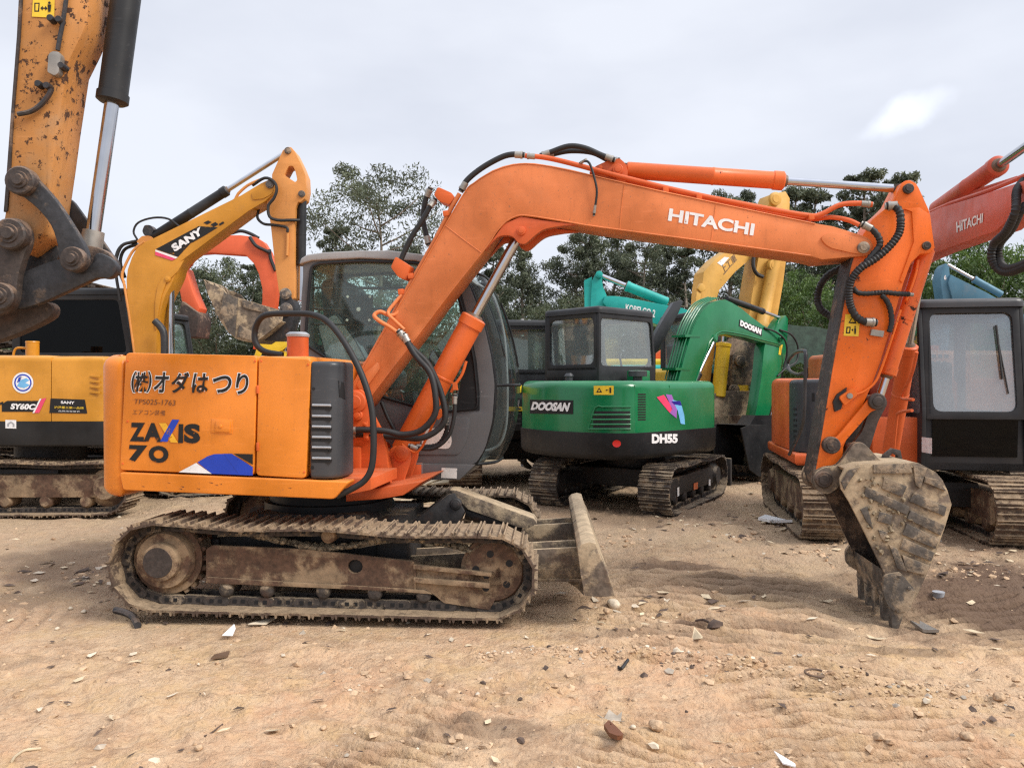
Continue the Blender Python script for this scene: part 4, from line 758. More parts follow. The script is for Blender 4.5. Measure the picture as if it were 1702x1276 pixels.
# ---------------------------------------------------------------- amber excavator on the left
SO = (-6.1, 10.2); S = Frame(*SO, 0); ST = Frame(*SO, 0)
RS = thing('excavator', 'amber yellow excavator at the left with a black badge on its boom', 'excavator', (*SO, 0))
SN = -.98
undercarriage(ST, RS, 1.05, .45, 3.1, .33, links=True)
m = MB(); zt1 = S.P(60, 590, SN)[1]; zs1, zb1 = S.P(60, 700, SN)[1], S.P(60, 742, SN)[1]; uf = S.P(178, 650, SN)[0]; um = S.P(86, 650, SN)[0]
pl1 = rpoly([(uf-.12, SN), (uf, SN+.12), (uf+.02, -.35), (uf+.02, .2), (um, .2), (um, SN)], .03, 2); tail = [(um-.01, SN), (um-.01, .95), (-1.0, .95), (-1.35, .6), (-1.5, .2), (-1.5, -.2), (-1.35, -.6), (-1.05, SN)]
roundplan(m, S, tail, zs1, zt1, .08, 0); m.build('rear_body', 'yellow_sany', RS)
m = MB(); roundplan(m, S, [(um, SN), (uf-.2, SN), (uf-.06, SN+.03), (uf, SN+.12), (uf+.02, -.3), (um, -.3)], zs1, zt1-.01, .07, 0); pnl = m.build('side_panel', 'yellow_sany', RS)
m = MB(); roundplan(m, S, [(uf-.02, SN-.02), (uf+.06, SN+.1), (uf+.1, -.3), (uf+.1, .95), (-1.0, .97), (-1.38, .62), (-1.52, .2), (-1.52, -.2), (-1.38, -.62), (-1.07, SN-.02)], zb1, zs1-.004, 0, .04); m.build('skirt', 'black', RS)
PS = planeP(S, SN-.004); PS2 = planeP(S, SN-.024)
m = MB()
for y in (623, 632, 641, 650): m.prism(S, [(150, y), (166, y+.5), (166, y+4), (150, y+3.5)], SN-.01, SN+.002)
m.build('vent_slat', 'yellow_sany', pnl, bevel=.003)
decal([(0, circ(38, 636, 17.5, 17.5, 28)), (1, circ(38, 636, 14.5, 14.5, 28)), (0, circ(38, 636, 12, 12, 24)), (2, [(28, 642), (33, 632), (44, 628), (49, 632), (42, 636), (50, 640), (40, 645)]), (1, [(28, 636), (31, 627), (36, 625), (33, 634)])], PS, ['w_white', 'w_blue', 'w_lblue'], RS, 'round_sticker', nudge=.0006)
decal([(0, [(3, 671), (12, 666), (70, 666), (62, 684), (3, 684)]), (1, [(69, 663), (77, 661), (65, 686), (57, 686)]), (2, [(66, 662.5), (69, 662), (57, 686), (54, 686)]), (0, [(0, 669), (5, 667), (5, 671), (0, 673)])], PS, ['w_black', 'w_pink', 'w_white'], RS, 'badge', nudge=.0006)
lettering('SY60C', [(19, 670), (60, 671), (57, 681), (17, 680)], planeP(S, SN-.009), 'w_white', RS, .05)
decal([[(84, 662), (141, 664), (145, 687), (82, 686)]], PS, 'w_black', pnl, 'badge', nudge=.0006)
lettering('SANY', [(101, 666), (124, 667), (124, 671.5), (101, 670.5)], planeP(S, SN-.008), 'w_white', pnl, .04)
lettering('沪港重工第一品牌', [(90, 674.5), (139, 676), (139, 680), (90, 678.5)], planeP(S, SN-.008), 'w_warn', pnl, .01); lettering('品质改变世界', [(97, 681.5), (133, 682.5), (133, 685), (97, 684)], planeP(S, SN-.008), 'w_white', pnl, .0)
decal([(0, [(9, 697.5), (27, 698), (27, 712), (9, 711.5)]), (1, [(12, 709), (12, 704), (18, 700), (24, 704), (24, 709.5), (21, 709.5), (21, 705), (18, 703), (15, 705), (15, 709)])], PS2, ['w_white', 'w_grey'], RS, 'notice_sticker', nudge=.0006)
m = MB(); m.lathe(S.PW(54, 592, -.6), S.PW(54, 567, -.6), [(0, .075), (.9, .075), (.92, .08), (1, .075)], 20); m.tube([S.PW(x, y, -.6) for x, y in [(48, 590), (48, 580), (30, 578), (24, 583), (22, 592)]], .015, 8, 3); m.build('filler_pipe', 'yellow_sany', RS)
cu0, cu1 = S.P(62, 500, .1)[0]-.35, S.P(212, 500, .1)[0]; cz1 = S.P(150, 478, .1)[1]; boxcab(S, RS, cu0, cu1, .12, 1.02, zs1, S.P(150, 586, .1)[1], cz1-.06, 'cab_black', 'glass_dark', lean=.06, post=.1)
# boom
sbo = [(225, 640), (225, 590), (218, 538), (211, 488), (210, 466), (212, 448), (219, 428), (226, 414), (236, 404), (255, 396), (300, 374), (400, 325), (433, 305), (448, 298), (456, 302), (459, 311), (455, 322), (440, 335), (428, 342), (414, 350), (352, 396), (310, 427), (300, 435), (294, 446), (291, 458), (284, 474), (275, 490), (266, 520), (261, 548), (259, 590), (259, 640)]
m = MB(); m.prism(S, sbo, -.16, .16); sboom = m.build('boom', 'yellow_sany', RS, bevel=.008)
m = MB(); m.prism(S, [(276, 470), (268, 492), (263, 520), (259, 548), (257, 540), (258, 500), (262, 476), (272, 458), (290, 444), (298, 436), (306, 432), (296, 450), (284, 462)], -.175, -.158); m.boss(S, 278, 464, -.185, -.17, .04); m.prism(S, rpoly([(418, 320), (440, 308), (452, 302), (457, 310), (452, 322), (438, 330), (420, 332)], 3, 2), -.172, -.158); m.build('boss_plate', 'yellow_sany', sboom, bevel=.003)
decal([(0, [(259, 414), (330, 376), (341, 378), (296, 427)]), (0, [(330, 376), (362, 378), (336, 394), (318, 404)]), (0, [(338, 370), (346, 366.5), (352, 369.5), (344, 373)]), (0, [(350, 373), (358, 369), (363, 373), (355, 377.5)]), (0, [(364, 372), (371, 368), (373, 371), (365, 375)]), (1, [(258.5, 415), (295.5, 427.5), (292, 430), (258, 418)]), (2, [(258, 418), (292, 430), (286, 433), (258, 424)])], planeP(S, -.163), ['w_black', 'w_white', 'w_pink'], sboom, 'badge', nudge=.0006)
lettering('SANY', [(283, 408), (333, 376.5), (338, 388), (291, 419)], planeP(S, -.17), 'w_white', sboom, .055)
def cyl2(F, a, b, lat, r, rr, split, mat, root, nm): return cyl(F, a, b, None, r, rr, split, nm, mat, root, lat=lat)
cyl2(S, (240, 404), (470, 257), 0, .065, .034, .60, 'cab_black', RS, 'arm_cylinder')
cyl2(S, (284, 640), (284, 470), .0, .065, .045, .05, 'black', RS, 'boom_cylinder')
sao = [(478, 244), (484, 245), (490, 252), (500, 272), (508, 292), (509, 315), (506, 330), (500, 336), (495, 336), (491, 345), (489, 380), (489, 430), (489, 495), (484, 500), (470, 497), (464, 487), (457, 440), (450, 375), (446, 350), (443, 335), (450, 318), (452, 300), (452, 290), (461, 270), (470, 250)]
hole = [(472, 291), (480, 276), (487, 276), (491, 285), (494, 299), (491, 303)]
m = MB(); m.plate(S, [[S.P(x, y, -.12) for x, y in sao], [S.P(x, y, -.12) for x, y in rpoly(hole, 2, 2)]], -.12, .12); sarm = m.build('arm', 'yellow_arm', RS, bevel=.005)
pinp(S, sarm, [(478, 250, -.14, .13, .045), (501, 322, -.14, .13, .045)]); pinp(S, sboom, [(448, 306, -.19, .18, .055)]); pinp(S, RS, [(474, 488, -.17, .16, .075), (475, 514, -.17, .16, .085)])
m = MB(); m.prism(S, [(466, 492), (480, 486), (490, 505), (490, 520), (486, 540), (478, 560), (462, 566), (440, 566), (430, 562), (446, 548), (464, 535), (466, 515)], -.14, .14); m.build('bucket_link', 'dark_link', RS, bevel=.008)
cyl2(S, (502, 326), (500, 500), -.0, .06, .035, .66, 'cab_black', RS, 'bucket_cylinder')
bko = [(338, 464), (343, 470), (356, 474), (370, 480), (378, 490), (400, 496), (440, 508), (462, 514), (470, 522), (468, 534), (452, 548), (436, 560), (424, 568), (404, 567), (392, 563), (376, 548), (364, 530), (354, 508), (346, 490)]
m = MB()
for a in (-.34, .31): m.prism(S, bko, a, a+.03, -.34)
bb = [S.P(x, y, -.34) for x, y in [(338, 464), (346, 490), (354, 508), (364, 530), (376, 548), (392, 563), (404, 567), (424, 568), (436, 560), (452, 548), (468, 534)]]; cxk, czk = S.P(420, 510, -.34); bi = [(u+(cxk-u)*.07, z+(czk-z)*.07) for u, z in bb]; ring = bb+bi[::-1]; m.loft([S.W(u, -.31, z) for u, z in ring], [S.W(u, .31, z) for u, z in ring]); sbk = m.build('bucket', 'bucket', RS, bevel=.003)
m = MB(); m.prism(S, [(372, 486), (395, 495), (390, 560), (378, 548), (366, 520)], -.36, -.338); m.prism(S, [(400, 497), (440, 508), (450, 522), (405, 512)], -.355, -.338); m.prism(S, [(398, 540), (430, 556), (424, 567), (394, 560)], -.355, -.338); m.build('wear_bar', 'bucket_bar', sbk, bevel=.003)
m = MB()
for i in range(4): c = -.28+.56*i/3; m.prism(S, [(338, 464), (346, 468), (352, 480), (346, 490), (342, 478)], c-.03, c+.03, -.34)
m.build('bucket_teeth', 'bucket_bar', sbk)
for pts, r in (([(206, 470, 0), (194, 440, -.05), (195, 420, -.05), (206, 406, -.05), (228, 402, 0)], .022), ([(208, 462, .05), (200, 436, 0), (206, 416, 0), (222, 408, 0), (234, 408, 0)], .022), ([(200, 500, -.1), (192, 445, -.1), (200, 412, -.1), (216, 403, -.1), (232, 400, -.05)], .02),
               ([(228, 398, -.1), (222, 385, -.1), (230, 370, -.1), (255, 362, -.1), (280, 364, -.1), (300, 378, -.1)], .014), ([(420, 308, -.1), (440, 296, -.18), (455, 302, -.2), (460, 315, -.2), (455, 330, -.2), (446, 342, -.2), (448, 360, -.2), (462, 366, -.18), (484, 366, -.15), (498, 366, -.1)], .02), ([(430, 348, 0), (428, 362, -.05), (438, 372, -.1), (455, 374, -.14), (476, 378, -.15), (478, 386, -.15)], .018)): hosef(S, pts, r, RS)
m = MB(); m.tube([S.PW(x, y, -.12) for x, y in [(240, 408), (290, 384), (380, 340), (396, 322), (412, 308), (432, 299)]], .02, 8, 3); m.tube([S.PW(x, y, -.15) for x, y in [(224, 590), (216, 530), (207, 475), (203, 455), (216, 425), (226, 412), (240, 402)]], .018, 8, 3); m.prism(S, rpoly([(226, 402), (236, 392), (250, 392), (256, 400), (240, 410)], 3, 2), -.1, -.06); m.prism(S, rpoly([(226, 402), (236, 392), (250, 392), (256, 400), (240, 410)], 3, 2), .06, .1); m.tube([S.PW(x, y, -.135) for x, y in [(478, 386), (478, 400), (477, 425)]], .018, 8, 2); m.build('boom_pipe', 'yellow_arm', sboom)
m = MB(); m.prism(S, rpoly([(236, 384), (240, 374), (250, 374), (256, 382), (250, 392), (240, 392)], 3, 2), -.06, .06); m.build('valve_block', 'dark_link', RS); m = MB(); m.tube([S.PW(257, 533, -.3), S.PW(268, 545, -.3), S.PW(273, 560, -.3), S.PW(273, 610, -.3)], .045, 10, 3); m.build('exhaust_pipe', 'dark_link', RS)
# ---------------------------------------------------------------- large worn arm hanging in from the top left
BO = (-3.3, 4.45); B = Frame(*BO, 4)
RB = thing('excavator', 'chipped amber arm and dark linkage of a bigger excavator hanging in at the top left', 'excavator arm', (*BO, 0))
bn = -.20
m = MB(); m.prism(B, [(36, -60), (152, -60), (145, 36), (134, 62), (122, 86), (113, 104), (98, 202), (90, 262), (80, 330), (72, 390), (30, 420), (0, 400), (8, 350), (10, 300), (18, 200), (28, 80)], bn, .06); barm = m.build('arm', 'amber_worn', RB, bevel=.02, seg=2)
m = MB(); m.prism(B, [(34, -60), (40, -60), (33, 60), (22, 190), (17, 280), (12, 350), (6, 352), (10, 300), (18, 190), (28, 60)], bn-.012, bn+.004); m.build('edge_plate', 'linkage', barm)
m = MB(); m.lathe(B.PW(217, -60, -.02), B.PW(186, 172, -.02), [(0, .080), (.93, .080), (.931, .088), (.985, .088), (1, .07)], 28); bc_ = m.build('bucket_cylinder', 'cab_black', RB)
m = MB(); m.lathe(B.PW(187, 165, -.02), B.PW(152, 408, -.02), .040, 24); m.build('piston_rod', 'steel', bc_)
m = MB(); m.lathe(B.PW(156, 384, -.02), B.PW(151, 412, -.02), [(0, .058), (1, .062)], 20); m.build('rod_collar', 'fitting', bc_)
def linkp(pts, l0, l1, mat, nm, bev=.012): m = MB(); m.prism(B, [tuple(p) for p in smooth2([Vector(q) for q in pts], 3, True)], l0, l1, l0); return m.build(nm, mat, RB, bevel=bev)
linkp([(13, 300), (20, 280), (38, 275), (52, 288), (90, 330), (120, 375), (140, 410), (144, 435), (130, 450), (110, 448), (98, 432), (95, 408), (84, 375), (60, 345), (30, 322), (16, 316)], bn-.09, bn-.03, 'dark_link', 'side_link')
linkp([(106, 345), (116, 330), (140, 360), (170, 400), (190, 432), (188, 452), (170, 440), (150, 420), (120, 390)], .06, .10, 'dark_link', 'side_link')
linkp([(-60, 360), (-30, 355), (-10, 368), (10, 362), (32, 364), (46, 380), (48, 402), (38, 430), (30, 460), (27, 490), (20, 512), (0, 522), (-40, 530), (-80, 500)], bn-.09, bn-.03, 'linkage', 'coupling_bracket')
linkp([(20, 490), (30, 458), (90, 432), (130, 428), (150, 440), (160, 420), (185, 430), (194, 446), (182, 462), (160, 462), (120, 480), (60, 506), (24, 512)], bn-.03, bn+.03, 'dark_link', 'bucket_link', .012)
linkp([(120, 412), (150, 408), (178, 418), (192, 435), (190, 455), (172, 462), (150, 455), (130, 450)], -.10, -.02, 'linkage', 'rod_end', .02)
linkp([(-80, 500), (20, 500), (70, 500), (86, 508), (84, 525), (60, 540), (20, 558), (-20, 570), (-80, 575)], -.15, -.05, 'bucket_dark', 'bucket', .02)
linkp([(20, 395), (60, 385), (100, 420), (60, 470), (25, 480)], .0, .04, 'dark_link', 'arm_nose')
for x, y, r, l in ((31, 299, .078, bn-.14), (14, 388, .085, bn-.15), (119, 430, .068, bn-.13), (-2, 492, .075, bn-.14)): m = MB(); m.boss(B, x, y, l, l+.07, r); m.lathe(B.PW(x, y, l)+Vector((0, 0, 0)), B.PW(x, y, l)+B.l*(-.022), [(0, r*.45), (1, r*.35)], 14); m.build('pin', 'linkage', RB)
m = MB(); m.prism(B, rpoly([(78, 120), (80, 90), (86, 85), (98, 86), (101, 92), (97, 122), (90, 126)], 3, 2), bn-.05, bn); m.build('junction_block', 'fitting', barm, bevel=.006)
m = MB()
for x, y in ((90, 36), (104, 38), (108, 114), (70, 144), (84, 147)): m_ = MB(); m_.pin(B, x, y, bn-.05, bn+.01, .019, ref=bn); m_.build('bolt', 'dark_link', barm)

m.tube([B.PW(x, y, bn-.03) for x, y in [(30, 190), (50, 186), (66, 176), (80, 160), (86, 148)]], .014, 8, 3); m.tube([B.PW(x, y, bn-.02) for x, y in [(96, 84), (100, 60), (104, 40), (110, 0), (114, -30)]], .012, 8, 3); m.build('pipe_clamp', 'dark_link', barm)
decal([(0, [(55, -6), (91, -5), (90, 30), (53, 28)]), (1, [(57, 5), (66, 5), (65, 20), (57, 20)]), (0, [(59, 7), (64, 7), (63, 18), (59, 18)]), (1, [(67, 14), (71, 10), (71, 13), (75, 13), (75, 10), (79, 14.5), (75, 18), (75, 15), (71, 15), (71, 18)]), (1, circ(82, 5, 2.2, n=10)), (1, [(79, 8), (85, 8), (84, 20), (80, 20)])], planeP(B, bn-.004), ['w_warn', 'w_black'], barm, 'warning_sticker', nudge=.0006)
# ---------------------------------------------------------------- green excavator
GO = (1.68, 10.6); G = Frame(*GO, 43); GT = Frame(*GO, 59)
RG = thing('excavator', 'glossy green excavator with a black skirt parked behind the lowered dozer blade', 'excavator', (*GO, 0))
undercarriage(GT, RG, .95, .40, 2.5, .29, 'track_dark', 'frame_black', .135, links=True)
gz0, gz1, gz2 = .69, 1.02, 1.64
gpl = [(.55, -.93), (.62, -.85), (.62, .2), (.62, .93), (-1.15, .95), (-1.38, .8), (-1.5, .5), (-1.57, .2), (-1.58, -.1), (-1.53, -.4), (-1.45, -.65), (-1.36, -.82), (-1.2, -.93), (-1.0, -.95)]
gpl = [tuple(p) for p in rpoly(gpl, .06, 2)]
m = MB(); roundplan(m, G, gpl, gz1, gz2, .10); gh = m.build('hood', 'green', RG, ang=50)
m = MB(); roundplan(m, G, offset_poly(gpl, -.02), gz0, gz1, 0, .12); m.build('skirt', 'black', RG, ang=50)
PG = wallP(G, gpl, .004); PGs = wallP(G, offset_poly(gpl, -.02), .004)
v_, f_ = grid_decal(881, 953, 664, 687, PG, 12, (1, 1)); m = MB(); m.add(v_, f_); m.build('badge', 'w_black', gh); lettering('DOOSAN', [(885, 667.5), (949, 669), (946, 684), (883, 681)], wallP(G, gpl, .009), 'w_white', gh, .06, .15)
lettering('DH55', [(1083, 721), (1126, 721), (1126, 736), (1083, 737)], PGs, 'w_white', RG, .06)
v_, f_ = grid_decal(987, 1020, 641, 656, wallP(G, gpl, .002), 8); m = MB(); m.add(v_, f_); m.build('warning_sticker', 'w_warn', gh); decal([(1, [(991, 652), (996, 644), (1001, 652)]), (0, [(994, 650.5), (996, 646.5), (998, 650.5)]), (1, [(1007, 647), (1012, 648), (1007, 649.5)]), (1, [(1013, 644), (1016, 644), (1016, 653), (1013, 653)])], PG, ['w_warn', 'w_black'], gh, 'warning_sticker', nudge=.0008)
decal([[(860, 641), (868, 640), (868, 652), (860, 654)]], PG, 'w_warn', gh, 'warning_sticker'); decal([circ(1025, 737, 7, 6)], PGs, 'w_red', RG, 'tail_reflector')
decal([(0, [(1091, 660), (1103, 656), (1114, 672), (1119, 690), (1112, 685)]), (1, [(1106, 655), (1116, 656), (1125, 680), (1124, 695), (1113, 686), (1117, 680)]), (2, [(1117, 664), (1131, 668), (1137, 690), (1138, 705), (1131, 704), (1126, 682)]), (3, [(1115, 667), (1130, 666), (1133, 674), (1120, 672)])], PG, ['w_pink', 'w_purple', 'w_lblue', 'w_navy'], gh, 'swoosh', nudge=.0008)
lv = MB()
for y in (683, 691, 699, 707):
    v, f_ = grid_decal(986, 1047, y, y+4, PG, 10); lv.add(v, f_)
for y in (672, 680, 688, 696): v, f_ = grid_decal(857, 866, y+6, y+9, PG, 4); lv.add(v, f_)
for i in range(11): v, f_ = grid_decal(1060, 1073, 654+i*4.2, 656.2+i*4.2, PG, 3); lv.add(v, f_)
lv.build('vent_slot', 'w_black', gh)
rim = MB(); 
Pr_ = wallP(G, gpl, .006)
for pts in ([(978, 712), (984, 680), (992, 676), (1048, 676)], [(984, 689), (1048, 689)], [(983, 697), (1048, 697)], [(982, 705), (1048, 705)], [(978, 712.5), (1048, 712.5)]): rim.tube([Pr_(x, y) for x, y in [(pts[0][0]+(pts[-1][0]-pts[0][0])*i/6, np.interp(pts[0][0]+(pts[-1][0]-pts[0][0])*i/6, [p[0] for p in pts], [p[1] for p in pts])) for i in range(7)]], .009, 6, 2)
for x in (1055, 1113): rim.tube([wallP(G, gpl, -.002)(x, 640), wallP(G, gpl, -.002)(x, 710)], .004, 6, 1)
rim.build('vent_rim', 'green', gh)
boxcab(G, RG, -.80, .40, -.05, .93, gz2-.02, 1.84, 2.56, 'cab_black', 'glass_pale', lean=.05, post=.05)
m = MB(); m.lathe(G.W(-1.12, .18, gz2), G.W(-1.12, .18, gz2+.1), [(0, .05), (.6, .05), (.62, .065), (1, .04)], 16); m.build('exhaust_stub', 'grey_cover', RG); m = MB(); m.lathe(G.W(-.5, -.45, gz2), G.W(-.5, -.45, gz2+.13), [(0, .06), (.4, .06), (.45, .12), (.95, .12), (1, .1)], 20); m.build('pre_cleaner', 'grey_cover', RG)
m = MB(); m.box(G, -.35, -.1, -.35, -.15, gz2-.01, gz2+.14); m.build('tank_cap', 'green', RG, bevel=.02)
gbo = [(1150, 655), (1126, 655), (1128, 630), (1137, 596), (1147, 562), (1153, 545), (1160, 530), (1168, 518), (1178, 508), (1187, 502), (1196, 498.5), (1206, 498), (1217, 503), (1232, 512), (1250, 527), (1268, 540), (1282, 548), (1298, 553), (1305, 560), (1303, 570), (1296, 576), (1268, 569), (1240, 561), (1206, 555), (1196, 557), (1188, 563), (1182, 572), (1176, 585), (1168, 606), (1152, 648)]
m = MB(); m.prism(G, gbo, -.11, .11); gboom = m.build('boom', 'green', RG, bevel=.01)
m = MB(); m.tube([G.PW(x, y, -.112) for x, y in [(1150, 652), (1166, 606), (1174, 585), (1178, 571), (1185, 561), (1194, 553), (1206, 551), (1240, 557), (1268, 565), (1296, 572)]], .012, 6, 3); m.boss(G, 1190, 562, -.13, -.11, .06); m.boss(G, 1299, 563, -.15, -.11, .05); m.build('weld_seam', 'green', gboom)
decal([[(1229, 531), (1267, 546), (1266, 559), (1228, 542)]], planeP(G, -.114), 'w_black', gboom, 'badge'); lettering('DOOSAN', [(1231, 531.5), (1266, 547), (1264.5, 556.5), (1230, 541)], planeP(G, -.119), 'w_white', gboom, .07)
m = MB()
for i, off in enumerate((-.09, -.045, 0, .045, .09)): m.tube([G.PW(x-6-i*4.2, y-2-i*.3, off) for x, y in [(1128, 634), (1138, 596), (1148, 560), (1155, 540), (1163, 525), (1172, 512), (1184, 503), (1200, 497)]], .011, 6, 3)
for y, x in ((613, 1126), (558, 1142)): m.prism(G, [(x-3, y-2), (x+22, y-1), (x+22, y+2), (x-3, y+2)], -.12, .12, -.12)
m.build('boom_pipe', 'green', gboom)
gao = [(1306, 524), (1310, 530), (1309, 560), (1306, 590), (1298, 625), (1286, 660), (1276, 700), (1271, 716), (1254, 716), (1254, 700), (1260, 665), (1266, 625), (1270, 580), (1273, 568), (1284, 566), (1290, 545), (1298, 532)]
m = MB(); m.prism(G, gao, -.09, .09); garm = m.build('arm', 'green', RG, bevel=.008)
decal([[(1296, 572), (1301, 573), (1298, 590), (1294, 589)]], planeP(G, -.094), 'w_warn', garm, 'warning_sticker')
cyl2(G, (1208, 496), (1302, 530), 0, .05, .026, .62, 'cab_black', RG, 'arm_cylinder'); cyl2(G, (1140, 665), (1188, 562), 0, .06, .032, .42, 'cab_black', RG, 'boom_cylinder')
cyl2(G, (1306, 575), (1283, 690), 0, .045, .028, .6, 'black', RG, 'bucket_cylinder')
m = MB(); q = [(1232, 712), (1246, 706), (1276, 706), (1292, 716), (1300, 735), (1298, 760), (1288, 782), (1262, 792), (1246, 780)]
for a in (-.3, .28): m.prism(G, q, a, a+.02, -.3)
bb = [G.P(x, y, -.3) for x, y in q[1:8]]; bi = [(u+(bb[3][0]-.3-u)*.06, z) for u, z in bb]; ring = bb+[(u-.02, z-.005) for u, z in bb][::-1]; m.loft([G.W(u, -.28, z) for u, z in ring], [G.W(u, .28, z) for u, z in ring]); gbk = m.build('bucket', 'black', RG)
m = MB()
for i in range(5): c = -.27+.54*i/4; m.prism(G, [(1262, 776), (1285, 776), (1280, 796), (1272, 798)], c-.03, c+.03, -.3)
m.build('bucket_teeth', 'pinsteel', gbk); m = MB(); m.prism(G, [(1256, 690), (1286, 690), (1290, 712), (1240, 716)], -.12, .12); m.build('bucket_link', 'black', RG)
for pts in ([(1296, 548, -.1), (1315, 556, -.15), (1326, 575, -.18), (1324, 600, -.18), (1306, 612, -.14), (1292, 625, -.1)], [(1270, 545, -.12), (1290, 552, -.16), (1305, 566, -.18), (1308, 590, -.16), (1302, 610, -.12)]): hosef(G, pts, .016, RG)
m = MB(); m.box(GT, 1.28, 1.36, -.98, .98, .12, .52); m.build('dozer_blade', 'frame_black', RG, bevel=.02); m = MB(); m.box(GT, .5, 1.3, -.4, -.3, .3, .42); m.box(GT, .5, 1.3, .3, .4, .3, .42); m.build('blade_arm', 'frame_black', RG)
PGT = planeP(GT, -.86); decal([[(1153, 803), (1160, 801), (1160, 812), (1153, 814)]], PGT, 'orange_cyl', RG, 'reflector'); decal([[(1126, 810), (1129, 809), (1129, 823), (1126, 825)], [(1178, 797), (1181, 796), (1181, 806), (1178, 807)]], PGT, 'w_white', RG, 'sticker')
# ---------------------------------------------------------------- orange excavator on the right with a dark cab
HO = (4.2, 8.8); Hh = Frame(*HO, -100)
RH = thing('excavator', 'weathered orange excavator at the right edge with a charcoal cab and raised red boom', 'excavator', (*HO, 0))
undercarriage(Hh, RH, 1.1, .45, 2.9, .33, 'track', 'frame_mud', .154, links=True)
hz0, hz2 = .72, 1.66
m = MB(); roundplan(m, Hh, [(.25, -1.03), (.25, -.2), (-.3, .0), (-.62, .0), (-.62, -1.05)], hz0+.14, hz2, .06); m.build('side_panel', 'orange_red', RH)
m = MB(); roundplan(m, Hh, [(-.635, -1.05), (-.635, 1.05), (-1.2, 1.0), (-1.45, .6), (-1.52, 0), (-1.45, -.6), (-1.2, -1.0)], hz0+.14, hz2+.01, .08); hp = m.build('engine_door', 'orange_red', RH)
m = MB(); hgp = [(.26, -1.03), (.5, -1.0), (.62, -.92), (.66, -.8), (.66, -.32), (.26, -.3)]; roundplan(m, Hh, hgp, hz0+.14, hz2-.01, .05); hg = m.build('radiator_cover', 'grey_cover', RH)
m = MB(); roundplan(m, Hh, [(.7, -1.05), (.7, 1.05), (-1.2, 1.05), (-1.5, .6), (-1.56, 0), (-1.5, -.6), (-1.2, -1.05)], hz0, hz0+.13, .03, .05); m.build('side_sill', 'orange_red', RH)
PH = wallP(Hh, hgp, .004); 
decal([[(1319+0, 678+i*9), (1324, 678+i*9), (1324, 682+i*9), (1319, 682+i*9)] for i in range(6)], wallP(Hh, hgp, .004), 'w_black', hg, 'vent_slot'); decal([[(1337, 653), (1354, 653), (1354, 667), (1337, 667)]], PH, 'w_black', hg, 'recess')
lettering('90', [(1290, 706), (1297, 706), (1297, 720), (1290, 721)], wallP(Hh, [(-.635, -1.05), (-.635, 1.05), (-1.2, 1.0), (-1.2, -1.0)], .004), 'w_offwhite', hp, .05)
lettering('松', [(1291, 690), (1297, 690), (1297, 700), (1291, 700)], wallP(Hh, [(-.635, -1.05), (-.635, 1.05), (-1.2, 1.0), (-1.2, -1.0)], .004), 'w_brown', hp, .02) if False else None
m = MB(); m.tube([Hh.PW(x, y, -1.1) for x, y in [(1312, 755), (1322, 735), (1335, 700), (1338, 640), (1339, 590), (1335, 583), (1322, 586), (1310, 600), (1312, 615), (1325, 622), (1335, 620)]], .018, 8, 4); m.build('handrail', 'grey_cover', RH)
hc = boxcab(Hh, RH, -.75, .86, .16, 1.16, hz0+.0, 1.30, 2.42, 'cab_charcoal', 'glass_sky', 'grey_cover', lean=.10, post=.07)
m = MB(); 
def HF(l, z, off=.0): return Hh.W(.86+off-.14*max(0, (z-1.3)/1.12), l, z)
for a, b_ in (((.22, 1.27), (1.10, 1.27)), ): m.tube([HF(*a), HF(*b_)], .03, 8, 1)
m.tube([HF(.25, 2.34, .02), HF(1.07, 2.34, .02)], .02, 8, 1); m.tube([HF(.25, 2.34, .02), HF(.24, 1.3, .02)], .02, 8, 1); m.build('windscreen_frame', 'black', hc)
m = MB(); m.prismL(Hh, [(.862, .86), (.868, .86), (.89, 1.24), (.884, 1.24)], .26, 1.06); m.build('lower_window', 'glass_dark', hc)
m = MB(); m.tube([HF(.98, 1.5, .03), HF(.93, 1.9, .03), HF(.9, 2.15, .03)], .008, 6, 1); m.tube([HF(.9, 2.2, .035), HF(.93, 1.65, .035)], .012, 6, 1); m.build('wiper', 'rubber', hc)
decal([[(1532, 726), (1549, 728), (1549, 754), (1532, 751)]], planeP(Hh, .155), 'w_white', hc, 'notice_sticker')
fx = [(1462, 762), (1458, 700), (1462, 620), (1472, 560), (1480, 500), (1494, 455), (1520, 436), (1553, 421), (1655, 384), (1702, 342), (1760, 300), (1760, 262), (1702, 300), (1625, 326), (1560, 346), (1532, 360), (1490, 420), (1452, 520), (1430, 640), (1428, 762)]
hu = [Hh.P(x, y, -.17) for x, y in fx]
m = MB(); m.prismL(Hh, hu, -.17, .0); hb = m.build('boom', 'red_boom', RH, bevel=.01)
lettering('HITACHI', [(1589, 369), (1634, 354), (1633, 370), (1590, 387)], planeP(Hh, -.175), 'w_offwhite', hb, .03)
cyl2(Hh, (1556, 348), (1760, 205), -.0, .07, .032, .60, 'red_boom', RH, 'arm_cylinder')
cyl2(Hh, (1480, 752), (1528, 470), -.26, .075, .035, .66, 'orange_red', RH, 'boom_cylinder')
m = MB(); m.tube([Hh.PW(x, y, -.36) for x, y in [(1524, 585), (1516, 620), (1502, 650), (1500, 662), (1518, 664)]], .014, 8, 3); m.tube([Hh.PW(x, y, -.36) for x, y in [(1484, 760), (1490, 700), (1494, 686), (1516, 682)]], .014, 8, 3); m.build('cylinder_pipe', 'orange_red', RH)
m = MB(); m.box(Hh, .1, .75, -.28, .22, hz0, 1.25); m.build('boom_foot_bracket', 'orange_red', RH, bevel=.02)
